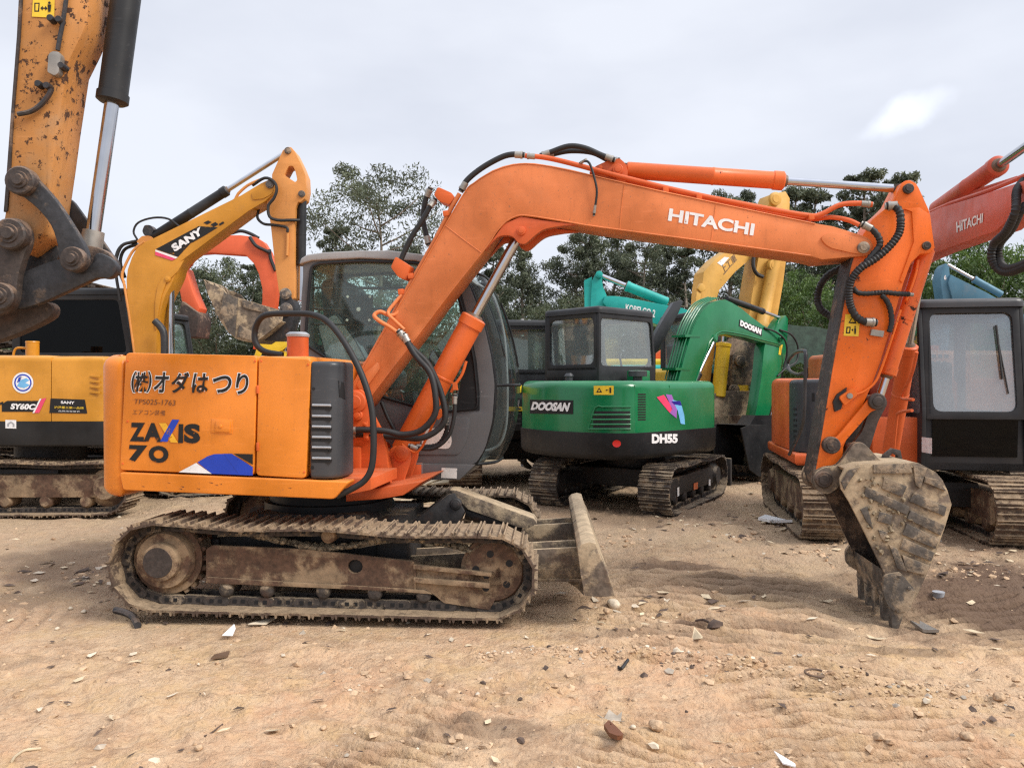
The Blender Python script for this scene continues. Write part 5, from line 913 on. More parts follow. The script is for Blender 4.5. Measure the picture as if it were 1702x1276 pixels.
for pts in ([(1702, 300, -.1), (1690, 318, -.2), (1688, 350, -.25), (1672, 385, -.25), (1652, 405, -.25), (1648, 430, -.25), (1660, 448, -.22), (1680, 452, -.2), (1710, 440, -.2)], [(1715, 330, -.1), (1696, 352, -.2), (1682, 380, -.2), (1662, 405, -.2), (1660, 430, -.2), (1672, 446, -.2), (1700, 440, -.2), (1720, 425, -.2)]): hosef(Hh, pts, .026, RH, 'corrugated_hose', rib=.02, n=10)
m = MB(); m.tube([Hh.PW(x, y, -.1) for x, y in [(1548, 352), (1580, 338), (1640, 318), (1680, 302), (1720, 285)]], .018, 8, 2); m.tube([Hh.PW(x, y, -.0) for x, y in [(1548, 350), (1580, 332), (1640, 312), (1690, 296)]], .015, 8, 2); m.build('boom_pipe', 'red_boom', hb)
# ---------------------------------------------------------------- background machines
def backmachine(F, root, hood, u0, u1, half, z1, cabbox=None, belt='track_dark', cabmat='cab_black', skirt='black', L_=3.4, gm='glass', cabz=1.05):
    undercarriage(F, root, half+.1, .5, L_, .38, belt, 'frame_black', .2, links=False)
    m = MB(); roundplan(m, F, rpoly([(u0, -half), (u1, -half), (u1, half), (u0, half)], .25, 4), 1.15, z1, .1); m.build('hood', hood, root)
    m = MB(); roundplan(m, F, rpoly([(u0-.03, -half-.02), (u1+.03, -half-.02), (u1+.03, half+.02), (u0-.03, half+.02)], .26, 4), .9, 1.14, .0, .03); m.build('skirt', skirt, root)
    if cabbox: a, b, c, d = cabbox; boxcab(F, root, a, b, c, d, 1.15, 1.15+.65, 1.15+.65+cabz, cabmat, gm, post=.09)
# yellow, rusty arm
YO = (4.15, 13.9); Y = Frame(*YO, 18)
RY = thing('excavator', 'old yellow excavator with peeling paint and a brown bucket behind the green boom', 'excavator', (*YO, 0))
yb_ = Y.W(-2.1, .35, 0); Yc = Frame(yb_.x, yb_.y, 18); backmachine(Yc, RY, 'yellow_clean', -1.6, .7, 1.1, 1.85, (1.25, 2.2, .1, 1.1), gm='glass_sky')
m = MB(); m.prism(Y, [(1150, 640), (1160, 560), (1166, 480), (1170, 452), (1190, 430), (1230, 402), (1262, 384), (1288, 380), (1298, 390), (1262, 418), (1222, 452), (1196, 482), (1190, 500), (1188, 580), (1180, 640)], -.22, .1); yb = m.build('boom', 'yellow_old', RY, bevel=.01)
lettering('久上工重', [(1202, 452), (1220, 421), (1226, 428), (1208, 459)], planeP(Y, -.225), 'w_dgrey', yb, .01) if False else lettering('上工重', [(1197, 443), (1221, 421), (1225, 432), (1203, 457)], planeP(Y, -.225), 'w_dgrey', yb, .01)
decal([[(1192, 437), (1204, 427), (1212, 428), (1200, 442)]], planeP(Y, -.224), 'w_white', yb, 'sticker')
m = MB(); m.prism(Y, [(1285, 322), (1306, 318), (1313, 330), (1311, 400), (1302, 470), (1290, 540), (1278, 600), (1262, 640), (1240, 640), (1240, 560), (1250, 490), (1262, 420), (1273, 350)], -.2, .2); ya = m.build('arm', 'yellow_old', RY, bevel=.012)
m = MB(); m.lathe(Y.PW(1288, 432, -.3), Y.PW(1262, 560, -.3), [(0, .11), (.8, .11), (.82, .13), (1, .12)], 18); m.boss(Y, 1290, 330, -.26, -.2, .12); m.boss(Y, 1287, 441, -.38, -.3, .1); m.build('bucket_cylinder', 'yellow_old', ya)
hosef(Y, [(1255, 405, -.25), (1252, 440, -.3), (1258, 455, -.3), (1268, 460, -.3)], .035, ya)
cyl2(Y, (1194, 660), (1206, 540), -.35, .12, .05, .75, 'yellow_clean', RY, 'boom_cylinder')
m = MB(); m.prism(Y, rpoly([(1160, 480), (1166, 470), (1172, 474), (1174, 482), (1166, 486)], 2, 2), -.36, -.28); m.prism(Y, [(1158, 484), (1166, 486), (1163, 510), (1156, 508)], -.34, -.29); m.build('boom_lamp', 'yellow_old', yb, bevel=.01)
m = MB(); m.prism(Y, [(1216, 640), (1218, 590), (1240, 556), (1262, 556), (1262, 600), (1250, 640)], -.25, .25); m.boss(Y, 1232, 600, -.32, -.25, .1); m.boss(Y, 1222, 648, -.32, -.25, .1); m.build('bucket_link', 'bucket_bar', RY, bevel=.02)
m = MB(); m.prism(Y, rpoly([(1184, 655), (1200, 650), (1266, 650), (1274, 680), (1268, 740), (1256, 784), (1230, 790), (1196, 742), (1187, 700)], 6, 3), -.42, .42); m.mi = 1; m.prism(Y, [(1210, 690), (1262, 688), (1260, 740), (1248, 776), (1214, 742)], -.44, -.415); m.build('bucket', ['bucket', 'frame_mud'], RY, bevel=.03)
# teal
TO = (2.6, 17.2); Tq = Frame(*TO, 176)
RT = thing('excavator', 'turquoise excavator whose arm and boom rise behind the green machine cab', 'excavator', (*TO, 0))
backmachine(Tq, RT, 'teal', -1.9, .5, 1.1, 2.0)
m = MB(); m.prism(Tq, [(1005, 492), (1022, 492), (1040, 494), (1112, 508), (1135, 512), (1150, 518), (1158, 530), (1150, 548), (1146, 590), (1140, 680), (1110, 680), (1128, 600), (1130, 560), (1110, 545), (1080, 535), (1010, 512), (1002, 503)], .3, -.3, .3); kb = m.build('boom', 'teal', RT, bevel=.012)
m = MB(); m.prism(Tq, [(984, 466), (990, 455), (996, 452), (1000, 458), (1002, 476), (1008, 490), (1006, 520), (1004, 570), (1000, 640), (984, 640), (983, 560), (982, 500)], .2, -.2, .2); m.boss(Tq, 996, 456, .26, .2, .08); m.build('arm', 'teal', RT, bevel=.012)
m = MB(); m.prism(Tq, [(971, 466), (984, 460), (983, 520), (982, 560), (971, 560), (972, 510)], .16, -.16, .16); m.build('arm_front_plate', 'teal', RT)
cyl2(Tq, (1110, 503), (998, 458), .0, .11, .055, .62, 'teal', RT, 'arm_cylinder')
lettering('KOBELCO 2', [(1040, 505), (1090, 515), (1088, 528), (1040, 517)], planeP(Tq, .31), 'w_white', kb, .03)
# red-orange behind left
RO = (-5.2, 16.2); Rf = Frame(*RO, 180)
RR = thing('excavator', 'red orange excavator whose curved boom arches behind the amber boom', 'excavator', (*RO, 0))
backmachine(Rf, RR, 'red_orange_far', -1.9, 1.2, 1.1, 2.08)
m = MB(); m.prism(Rf, [(300, 440), (325, 410), (350, 398), (375, 391), (400, 391), (425, 394), (438, 402), (448, 418), (458, 445), (462, 465), (458, 500), (450, 580), (420, 580), (436, 500), (436, 480), (430, 455), (422, 438), (408, 424), (350, 420), (325, 422), (306, 446)], .3, .06, .3); m.build('boom', 'red_orange_far', RR, bevel=.012)
m = MB(); m.prism(Rf, [(298, 440), (308, 446), (320, 485), (332, 512), (328, 522), (312, 516), (302, 500), (296, 470)], .2, -.2, .2); m.build('arm', 'red_orange_far', RR, bevel=.012); m = MB(); m.prism(Rf, [(302, 500), (326, 518), (330, 530), (326, 560), (300, 560), (296, 520)], .35, -.35, .35); m.build('bucket', 'bucket_dark', RR, bevel=.02)
for pts in ([(384, 388, .2), (400, 384, .2), (415, 388, .2), (430, 396, .2)], [(415, 394, .35), (425, 408, .35), (440, 416, .35), (449, 420, .35)], [(448, 415, .3), (450, 430, .3), (458, 450, .3)]): hosef(Rf, pts, .035, RR)
# dark machine behind amber boom
DO = (-6.15, 13.2); Df = Frame(*DO, -8)
RD = thing('excavator', 'excavator with a dark framed cab standing just right of the amber boom', 'excavator', (*DO, 0))
backmachine(Df, RD, 'grey_cover', -1.7, .9, 1.05, 1.75, (-.25, .75, -.95, .0), 'track', L_=3.0, cabz=.9)
# black cab between main cab and green machine
KO = (.15, 13.4); Kf = Frame(*KO, 95)
RK = thing('excavator', 'black cabbed excavator seen between the orange cab and the green machine', 'excavator', (*KO, 0))
backmachine(Kf, RK, 'black', -1.9, .8, 1.15, 1.45, (-1.6, -.2, -.42, .68), 'track', cabz=.72)
m = MB(); m.box(Kf, -1.98, -1.9, -.7, .9, 1.2, 1.26); m.build('rear_rail', 'yellow_clean', RK)
# blue boom
BLO = (11.5, 14.5); Bf = Frame(*BLO, 172)
RBl = thing('excavator', 'faded blue excavator boom and arm rising behind the charcoal cab roof', 'excavator', (*BLO, 0))
backmachine(Bf, RBl, 'blue', -1.6, 1.6, 1.1, 2.0)
m = MB(); m.prism(Bf, [(1580, 456), (1640, 486), (1700, 520), (1740, 560), (1740, 620), (1700, 620), (1690, 560), (1620, 520), (1584, 500), (1576, 470)], .25, -.25, .25); m.build('boom', 'blue', RBl, bevel=.012)
m = MB(); m.prism(Bf, [(1567, 445), (1573, 437), (1578, 445), (1580, 475), (1582, 510), (1574, 600), (1562, 600), (1568, 500), (1563, 465)], .2, -.2, .2); bla = m.build('arm', 'blue', RBl, bevel=.012); lettering('6', [(1569, 457), (1573, 457), (1573, 465), (1569, 465)], planeP(Bf, .205), 'w_white', bla, .03)
cyl2(Bf, (1665, 490), (1575, 440), .0, .065, .035, .52, 'blue', RBl, 'arm_cylinder')
# orange hooded machine behind the right one
OO = (6.7, 13.4); Of = Frame(*OO, 95)
RO2 = thing('excavator', 'light orange hood with slotted vents behind the weathered orange machine', 'excavator', (*OO, 0))
backmachine(Of, RO2, 'orange_boom', -1.6, 1.0, 1.2, 2.12)
m = MB(); m.box(Of, -1.45, -1.2, .2, 1.1, 2.1, 2.2); m.lathe(Of.PW(1345, 0, 0) if False else Of.W(-1.7, .75, 1.75), Of.W(-1.7, .75, 2.1), .14, 16); m.build('filler_pipe', 'orange_cyl', RO2)
vs_ = MB()
for r_ in range(4):
    for c_ in range(5): u_ = -1.605; l_ = .25+c_*.1-r_*.03; z_ = 1.7+r_*.1; vs_.prismL(Of, [(u_, z_), (u_+.01, z_), (u_+.01, z_+.05), (u_, z_+.05)], l_, l_+.06)
vs_.build('vent_slot', 'w_black', RO2)
# orange boom resting behind the green cab, with yellow
XO = (4.1, 19.5); Xf = Frame(*XO, 178)
RX = thing('excavator', 'yellow bodied excavator with a low orange boom glimpsed past the green cab', 'excavator', (*XO, 0))
backmachine(Xf, RX, 'yellow_clean', -1.6, 2.2, 1.2, 2.2)
m = MB(); m.prism(Xf, [(1086, 592), (1104, 578), (1126, 573), (1126, 590), (1092, 602)], .2, -.2, .2); m.build('boom', 'red_orange_far', RX, bevel=.01)
# small yellow boom by the handrail
ZO = (-4.3, 11.8); Zf = Frame(*ZO, 20)
RZ = thing('mini_excavator', 'small bright yellow boom with cylinder visible between handrail loop and filler pipe', 'mini excavator', (*ZO, 0))
backmachine(Zf, RZ, 'yellow_clean', -1.0, .3, .75, 1.55, L_=2.2)
m = MB(); m.prism(Zf, rpoly([(428, 575), (436, 568), (455, 562), (470, 564), (476, 570), (482, 564), (484, 570), (470, 582), (452, 588), (436, 586), (430, 600), (420, 600)], 2, 2), -.1, .1); m.build('boom', 'yellow_clean', RZ, bevel=.008)
cyl2(Zf, (468, 600), (478, 568), 0, .05, .03, .5, 'yellow_clean', RZ, 'boom_cylinder')
# grey leaning plate behind green cab
GPf = Frame(2.6, 12.2, 5)
m = MB(); pp_ = [GPf.P(x, y, 0) for x, y in [(1084, 590), (1084, 566), (1100, 535), (1120, 502), (1132, 498), (1136, 501), (1128, 520), (1106, 560), (1092, 585)]]; m.prismL(GPf, pp_, 0, .22); m.prismL(GPf, [GPf.P(x, y, 0) for x, y in [(1084, 590), (1092, 585), (1090, 745), (1084, 745)]], .06, .16)
tag(m.build('ramp_plate', 'grey_cover', None, bevel=.01, origin=(2.6, 12.2, 0)), 'long grey steel plate leaning upright just behind the green cab', 'ramp')
# stacks of used track chain
def chainpile(name, label, F, l_, rows, u0, u1, z0, dz, lat0, lat1, mat='track'):
    mb = MB()
    for r in range(rows):
        z = z0+r*dz; u = u0+random.uniform(-.1, .1)+r*.03
        while u < u1-r*.03:
            w = .15; t = random.uniform(-.03, .03); mb.prismL(F, [(u, z+t), (u+w, z+t+.01), (u+w, z+t+.03), (u+w*.6, z+t+.05), (u+w*.5, z+t+.03), (u+.02, z+t+.055), (u, z+t+.03)], lat0+random.uniform(-.03, .03), lat1+random.uniform(-.03, .03)); mb.prismL(F, [(u, z+t-.06), (u+w, z+t-.05), (u+w, z+t), (u, z+t)], lat0+.15, lat0+.3); u += .165
    return tag(mb.build(name, mat, origin=F.o), label, 'scrap pile')
CPf = Frame(-8.8, 14.6, 0); chainpile('track_chain_pile', 'tall pile of rusty track chains behind the amber cab roof', CPf, 0, 26, -1.6, 1.8, .02, .135, -.7, .7, 'track_dark')
CP2 = Frame(-5.35, 13.9, 0); chainpile('track_chain_pile', 'narrow stack of worn track plates beside the dark framed cab', CP2, 0, 20, -.25, .15, .02, .12, -.3, .3, 'track')
CP3 = Frame(-4.95, 14.9, 3); chainpile('track_chain_pile', 'low flat stack of pale track plates under the raised amber bucket', CP3, 0, 14, -.4, .5, .9, .09, -.3, .3, 'track'); 
m = MB(); m.box(CP3, -.5, .6, -.4, .4, 0, .88); tag(m.build('scrap_block', 'frame_mud', origin=CP3.o, bevel=.02), 'rusty steel block carrying the low stack of track plates', 'scrap')
# tarpaulins
def tarp(name, pts, F, lat0, lat1, mat, label):
    mb = MB(); top = [F.P(x, y, lat0) for x, y in pts]; vs = []; fs = []; n = len(top); K = 8
    for j in range(K+1):
        t = j/K
        for i, (u, z) in enumerate(top): vs.append(F.W(u, lat0+(lat1-lat0)*t, z+.15*math.sin(3*t+i*1.7)*t*(1-t)*2+random.uniform(-.03, .03)))
    for j in range(K):
        for i in range(n-1): a = j*n+i; fs.append((a, a+1, a+n+1, a+n))
    b0 = len(vs); vs += [F.W(u, lat0-.01, z-(.9 if i % 2 else .75)) for i, (u, z) in enumerate(top)]
    for i in range(n-1): fs.append((i, i+1, b0+i+1, b0+i))
    mb.add(vs, fs); return tag(mb.build(name, mat, origin=F.o), label, 'tarpaulin')
MT['tarp'] = plain('green_tarpaulin', (.035, .07, .05), .55, bump=.5, var=.4); MT['tarp_black'] = plain('black_shade_net', (.015, .016, .017), .8, bump=.5)
TF = Frame(7.0, 15.5, 0); tarp('tarpaulin', [(1290, 552), (1306, 541), (1330, 540), (1352, 544), (1375, 548), (1400, 552), (1440, 556)], TF, 0, 2.5, 'tarp', 'dark green tarpaulin stretched over a shelter behind the green arm')
m = MB()
for u in (-1.0, .6, 2.0):
    for l in (.1, 2.4): m.lathe(TF.W(u, l, 0), TF.W(u, l, 2.65), .04, 10)
tag(m.build('shelter_frame', 'grey_cover', origin=TF.o), 'thin steel posts holding up the dark green tarpaulin', 'shelter frame')
NF = Frame(.35, 15.0, 0); m = MB(); a, b, c, d = [NF.PW(*p, 0) for p in ((869, 532), (905, 553), (905, 575), (872, 570))]; g8 = 8; vs = []
for i in range(g8+1):
    for j in range(g8+1): s_, t = i/g8, j/g8; q = (a*(1-s_)+b*s_)*(1-t)+(d*(1-s_)+c*s_)*t; vs.append(q+Vector((0, .12*math.sin(5*s_+3*t), 0)))
m.add(vs, [(i*(g8+1)+j, (i+1)*(g8+1)+j, (i+1)*(g8+1)+j+1, i*(g8+1)+j+1) for i in range(g8) for j in range(g8)]); ns = thing('net_screen', 'black shade net tied to a pale pole between the two cabs', 'screen', NF.o); m.build('shade_net', 'tarp_black', ns)
m = MB(); p_ = NF.PW(868, 530, 0); m.lathe(Vector((p_.x, p_.y, 0)), p_, .03, 10); m.build('pole', 'w_grey', ns)
# ================================================================ ground
def hash2(ix, iy, s): 
    h = (ix*374761393+iy*668265263+s*1274126177) & 0xffffffff; h = ((h ^ (h >> 13))*1274126177) & 0xffffffff; return ((h ^ (h >> 16)) & 0xffff)/65535.0
def vnoise(x, y, s=0):
    ix, iy = np.floor(x).astype(np.int64), np.floor(y).astype(np.int64); fx, fy = x-ix, y-iy; fx = fx*fx*(3-2*fx); fy = fy*fy*(3-2*fy)
    a, b, c, d = hash2(ix, iy, s), hash2(ix+1, iy, s), hash2(ix, iy+1, s), hash2(ix+1, iy+1, s); return (a*(1-fx)+b*fx)*(1-fy)+(c*(1-fx)+d*fx)*fy
def fbm(x, y, o=4, s=0):
    r = 0; a = .5
    for i in range(o): r = r+a*(vnoise(x*2**i+17.3*i, y*2**i-9.1*i, s+i)-.5); a *= .55
    return r
IMP = [(1.65, 3.55, 92, 1.7, 1.0, .105, .02), (1.55, 5.9, 84, 3.2, 1.5, .15, .024), (-.5, 3.35, 60, 1.2, .45, .10, .018), (.4, 2.9, 70, 1.6, .5, .10, .016), (3.6, 5.0, 100, 2.0, .9, .13, .02), (-3.4, 5.2, 20, 1.6, .6, .14, .02)]
def hgt(x, y):
    x = np.asarray(x, float); y = np.asarray(y, float)
    h = .06*fbm(x*.6, y*.6, 3, 1)+.08*fbm(x*2.3, y*2.3, 4, 5)+.06*np.maximum(0, fbm(x*6, y*8, 4, 11))*1.6+.018*fbm(x*22, y*26, 3, 21)
    h = h-.10*np.exp(-((x-2.9)/1.5)**2-((y-5.3)/1.3)**2)
    for cx, cy, ang, ln_, wd, pt, amp in IMP:
        t = math.radians(ang); a = (x-cx)*math.cos(t)+(y-cy)*math.sin(t); b = -(x-cx)*math.sin(t)+(y-cy)*math.cos(t)
        n_ = fbm(x*3, y*3, 3, 31); m_ = 1/(1+np.exp((np.abs(a)-ln_/2)*9))/(1+np.exp((np.abs(b)-wd/2+n_*.2)*14))
        w = (a+.06*n_*2)/pt; sw = np.abs((w % 1)-.5)*2; h = h-3.6*amp*m_*(np.clip(1-sw*2.6, 0, 1)**.7-.35*np.clip(sw*1.3-.3, 0, 1))*(.3+1.3*np.clip(.5+fbm(x*2.2, y*2.2, 3, 55)*2.2, 0, 1))
    # berm of pushed-up clods in front of the track marks
    yb = 4.45-.12*(x-.3)-.25*np.maximum(0, x-1.2)+.1*np.sin(x*3); bm_ = np.exp(-((y-yb)/.09)**2)/(1+np.exp(-(x+.1)*6))/(1+np.exp((x-2.7)*6)); h = h+bm_*(.035+.09*fbm(x*9, y*9, 3, 77))
    cm_ = np.clip(fbm(x*1.1+4, y*1.6, 3, 41)*5-.35, 0, 1); h = h+cm_*(.05*np.maximum(0, fbm(x*13, y*17, 3, 63))+.02*fbm(x*34, y*40, 2, 67))
    far = np.clip((y-9)/6, 0, 1); h = h*(1-.4*far)
    tr = np.exp(-(np.maximum(0, np.abs(x+1.5)-1.55)/.25)**2)*np.exp(-(np.maximum(0, np.abs(y-6.2)-1.2)/.3)**2); h = h*(1-tr)-.0*tr
    return h
def axis(lo, hi, step, far0, far1, k=34):
    c = np.arange(lo, hi+step/2, step); g0 = lo-np.geomspace(step*1.6, lo-far0, k)[::1]; g1 = hi+np.geomspace(step*1.6, far1-hi, k); return np.r_[g0[::-1], c, g1]
xs = axis(-5.0, 5.6, .022, -400, 400); ys = np.r_[axis(1.7, 2.7, .0155, -60, 7, 24)[:-24], np.arange(2.71, 4.75, .0095), np.arange(4.76, 6.6, .0145), np.arange(6.63, 11, .05), np.geomspace(11.1, 900, 70)]
ys = np.unique(ys); X, Yg = np.meshgrid(xs, ys); Z = hgt(X, Yg); Z[Yg > 60] *= .2
nx, ny = len(xs), len(ys); co_ = np.stack([X.ravel(), Yg.ravel(), Z.ravel()], 1)
me = bpy.data.meshes.new('ground'); i = np.arange(nx*ny).reshape(ny, nx); F4 = np.stack([i[:-1, :-1], i[:-1, 1:], i[1:, 1:], i[1:, :-1]], -1).reshape(-1, 4)
me.vertices.add(nx*ny); me.vertices.foreach_set('co', co_.ravel()); me.loops.add(F4.size); me.loops.foreach_set('vertex_index', F4.ravel().astype(np.int32)); me.polygons.add(len(F4)); me.polygons.foreach_set('loop_start', np.arange(0, F4.size, 4, dtype=np.int32)); me.polygons.foreach_set('loop_total', np.full(len(F4), 4, dtype=np.int32)); me.update(calc_edges=True)
me.polygons.foreach_set('use_smooth', [True]*len(me.polygons))
# darker soil in noise-edged ellipses at set spots
dark_soil_groove_shade = np.zeros(X.shape)
for cx, cy, rx, ry, a in ((4.4, 5.75, 1.7, 1.15, 1.), (3.0, 5.9, .7, .3, .7), (3.3, 6.4, .8, .4, .6), (1.35, 6.7, .5, .18, .8), (1.9, 5.1, .4, .16, .6), (.95, 5.75, .22, .07, .8), (-.1, 3.55, .3, .12, .6), (1.55, 6.3, .35, .08, .7), (-3.7, 6.9, .9, .9, .6), (-3.9, 5.6, .7, .3, .5), (1.9, 6.1, 1.1, .25, .55), (1.1, 4.9, .7, .12, .45), (-1.2, 2.6, .5, .1, .35), (2.4, 4.75, .3, .1, .6), (1.2, 5.15, .14, .07, .9), (5.2, 8.5, 2.2, 1.4, .6), (1.2, 9.4, 1.4, .8, .5), (-2, 6.2, 2.0, .9, .45)):
    r = np.hypot((X-cx)/rx, (Yg-cy)/ry)+fbm(X*3, Yg*3, 4, 91)*1.1; dark_soil_groove_shade = np.maximum(dark_soil_groove_shade, a*np.clip((1.15-r)*2.2, 0, 1))
for cx, cy, ang, ln_, wd, pt, amp in IMP:      # track prints: shade painted into the grouser grooves, where relief shades too faintly
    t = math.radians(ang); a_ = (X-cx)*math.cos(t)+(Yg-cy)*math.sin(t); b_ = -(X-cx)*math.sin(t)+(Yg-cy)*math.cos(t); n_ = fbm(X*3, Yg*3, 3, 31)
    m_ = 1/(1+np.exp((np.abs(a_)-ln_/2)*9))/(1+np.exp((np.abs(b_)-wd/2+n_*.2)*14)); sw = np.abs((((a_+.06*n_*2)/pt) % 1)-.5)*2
    dark_soil_groove_shade = np.maximum(dark_soil_groove_shade, m_*(.10+.5*np.clip(1-sw*2.2, 0, 1)*np.clip(.6+fbm(X*4, Yg*4, 3, 58)*2.5, 0, 1)))
dark_soil_groove_shade = np.maximum(dark_soil_groove_shade, .45*np.clip(fbm(X*1.1+4, Yg*1.6, 3, 41)*5-.3, 0, 1)*np.clip(.3+fbm(X*9, Yg*12, 4, 83)*4, 0, 1))
at = me.attributes.new('dark_soil_groove_shade', 'FLOAT', 'POINT'); at.data.foreach_set('value', dark_soil_groove_shade.ravel().astype(np.float32))
M = Mat('dirt'); ad = M.n('ShaderNodeAttribute', attribute_name='dark_soil_groove_shade')
c = M.mix(M.ramp(M.noise(.55, 4, .6), .36, .64), (.55, .325, .19), (.585, .405, .25))
c = M.mix(M.math('MULTIPLY', M.ramp(M.noise(1.6, 6, .65), .44, .62), .75), c, (.55, .37, .19))
c = M.mix(M.math('MULTIPLY', M.ramp(M.noise(2.4, 7, .7, dist=.6), .47, .64), .8), c, (.36, .225, .135))
c = M.mix(M.ramp(M.noise(9, 9, .75), .38, .66, .0, .6), c, (.62, .46, .31))
c = M.mix(M.math('MULTIPLY', M.ramp(M.noise(4.5, 8, .75, dist=1.2), .54, .66), .5), c, (.33, .21, .135))
c = M.mix(M.math('MULTIPLY', M.ramp(M.noise(48, 5, .7), .56, .68), .5), c, (.21, .13, .08))
c = M.mix(M.math('MULTIPLY', M.ramp(M.noise(75, 4, .7), .62, .7), .4), c, (.68, .60, .48))
# far yard: greyer and paler
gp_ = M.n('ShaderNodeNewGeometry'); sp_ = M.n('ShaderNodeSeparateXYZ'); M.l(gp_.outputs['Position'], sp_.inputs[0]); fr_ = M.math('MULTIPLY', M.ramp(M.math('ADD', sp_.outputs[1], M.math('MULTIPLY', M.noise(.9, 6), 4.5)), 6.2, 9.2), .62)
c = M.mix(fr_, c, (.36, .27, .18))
c = M.mix(M.math('MULTIPLY', ad.outputs['Fac'], .92), c, (.12, .072, .046))  # dark soil patches plus the groove shade painted into the colour
M.l(c, M.b.inputs['Base Color']); M.l(M.math('SUBTRACT', .95, M.math('MULTIPLY', ad.outputs['Fac'], .25)), M.b.inputs['Roughness']); M.b.inputs['Specular IOR Level'].default_value = .25
vo = M.n('ShaderNodeTexVoronoi'); vo.inputs['Scale'].default_value = 38; M.l(M.tc.outputs['Object'], vo.inputs['Vector'])
h1 = M.math('ADD', M.math('MULTIPLY', M.noise(26, 9, .68), .9), M.math('MULTIPLY', M.noise(5.5, 6, .65, dist=.8), 1.2)); h1 = M.math('SUBTRACT', h1, M.math('MULTIPLY', vo.outputs['Distance'], .25)); M.bump(h1, .8, .04)
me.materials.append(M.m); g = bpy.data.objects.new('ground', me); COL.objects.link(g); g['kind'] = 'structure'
def gz(x, y): return float(hgt(np.array([x]), np.array([y]))[0])
def GP(px, py):
    z = 0
    for _ in range(6): Yd = (CH-z)*FOC/(py-CY); x = (px-CX)/FOC*Yd; z = gz(x, Yd)
    return Vector((x, Yd, z))
# ---------------------------------------------------------------- gravel, clods
MT['clod'] = muddy('clods', (.42, .27, .16), (.52, .36, .225), .5, 1, 9, .6); MT['stone'] = plain('grey_stones', (.40, .34, .27), .85, bump=.4, var=.35); MT['pale'] = plain('pale_chips', (.58, .49, .37), .8, var=.2); MT['darkbit'] = plain('dark_bits', (.09, .06, .045), .9, var=.5)
mb = MB(); cl_c = [(random.uniform(-4, 5), random.uniform(2.2, 8), random.uniform(.1, .5)) for _ in range(46)]+[(2.1, 4.15, .5), (1.6, 4.2, .4), (-.25, 4.0, .3), (0, 2.9, .3), (2.9, 4.1, .3), (4, 6.8, .6), (3.3, 6.9, .5), (.05, 2.7, .2), (.5, 5.2, .2), (-3.5, 6.4, .5), (-3.9, 5.8, .5)]
pts_ = []
for k in range(6500):
    if random.random() < .55: cx, cy, r_ = random.choice(cl_c); x, y = random.gauss(cx, r_*.55), random.gauss(cy, r_*.4)
    else:
        y = 2.0*math.exp(random.uniform(0, 1.9)); x = random.uniform(-.8, .8)*y
    if y < 1.7 or y > 15: continue
    s_ = min(.026, .0035*math.exp(random.expovariate(1.55)))*(1 if y < 5 else min(1.7, y/5)); pts_.append((x, y, s_))
for k in range(1300):       # berm and track-mark crumbs
    x = random.uniform(-.2, 2.7); y = 4.45-.12*(x-.3)-.25*max(0, x-1.2)+.1*math.sin(x*3)+random.gauss(0, .07); pts_.append((x, y, random.uniform(.004, .02)*random.uniform(.4, 1)))
P_ = np.array(pts_); ZZ = hgt(P_[:, 0], P_[:, 1])
for (x, y, s_), z in zip(pts_, ZZ): mb.mi = random.choices((0, 1, 2, 3), (86, 7, 3, 4))[0]; mb.rock((x, y, z-s_*.05), s_, .38, .6)
mb.build('gravel', ['clod', 'stone', 'pale', 'darkbit'], kind='stuff')
mb = MB(); pts_ = []
for k in range(520):       # flat litter: leaves, bark and scraps
    y = 2.1*math.exp(random.uniform(0, 1.7)); x = random.uniform(-.75, .75)*y
    if random.random() < .35: cx, cy = random.choice(((4, 6.9), (3.4, 7.2), (2.2, 8.6), (-3.5, 6.3), (1.2, 5.4))); x, y = random.gauss(cx, .5), random.gauss(cy, .3)
    pts_.append((x, y))
ZZ = hgt(np.array([p[0] for p in pts_]), np.array([p[1] for p in pts_]))
for (x, y), z in zip(pts_, ZZ):
    L_ = random.uniform(.012, .04)*(1 if y < 5 else 1.7); w = L_*random.uniform(.15, .55); a = random.uniform(0, 6.28); ca, sa = math.cos(a), math.sin(a); mb.mi = random.choices((0, 1, 2), (2, 3, 6))[0]; q = []
    for dx, dy in ((-L_, 0), (-.2*L_, w), (L_*.7, w*.6), (L_, 0), (.2*L_, -w)): q.append((x+dx*ca-dy*sa, y+dx*sa+dy*ca, z+.006+random.uniform(0, L_*.35)))
    mb.add(q, [(0, 1, 4), (1, 2, 4), (2, 3, 4)])
mb.build('leaf_litter', ['pale', 'wood', 'darkbit'], kind='stuff')
# ---------------------------------------------------------------- single pieces of litter
def onething(mb, name, mats, label, cat, p, group=None, **k): return tag(mb.build(name, mats, origin=tuple(p), **k), label, cat, group)
def stone(px, py, rpx, label, mat='pale'):
    p = GP(px, py); r = rpx/FOC*p.y; m = MB(); v = []; m.rock((p.x, p.y, p.z+r*.4), r, .22, .7); o = onething(m, 'stone', mat, label, 'stone', p); md = o.modifiers.new('s', 'SUBSURF'); md.levels = md.render_levels = 2; tx = bpy.data.textures.new('stone_noise', 'CLOUDS'); tx.noise_scale = r*.8; dm = o.modifiers.new('d', 'DISPLACE'); dm.texture = tx; dm.strength = r*.35; return o
for a in ((827, 612-0, 0, ''),): pass
stone(1254, 1015, 13, 'pale rounded rock left of the bucket teeth', 'pale'); stone(1020, 1010, 15, 'pale stone lying against the foot of the dozer blade', 'pale'); stone(1008, 1018, 8, 'smaller stone in front of the dozer blade corner', 'clod')
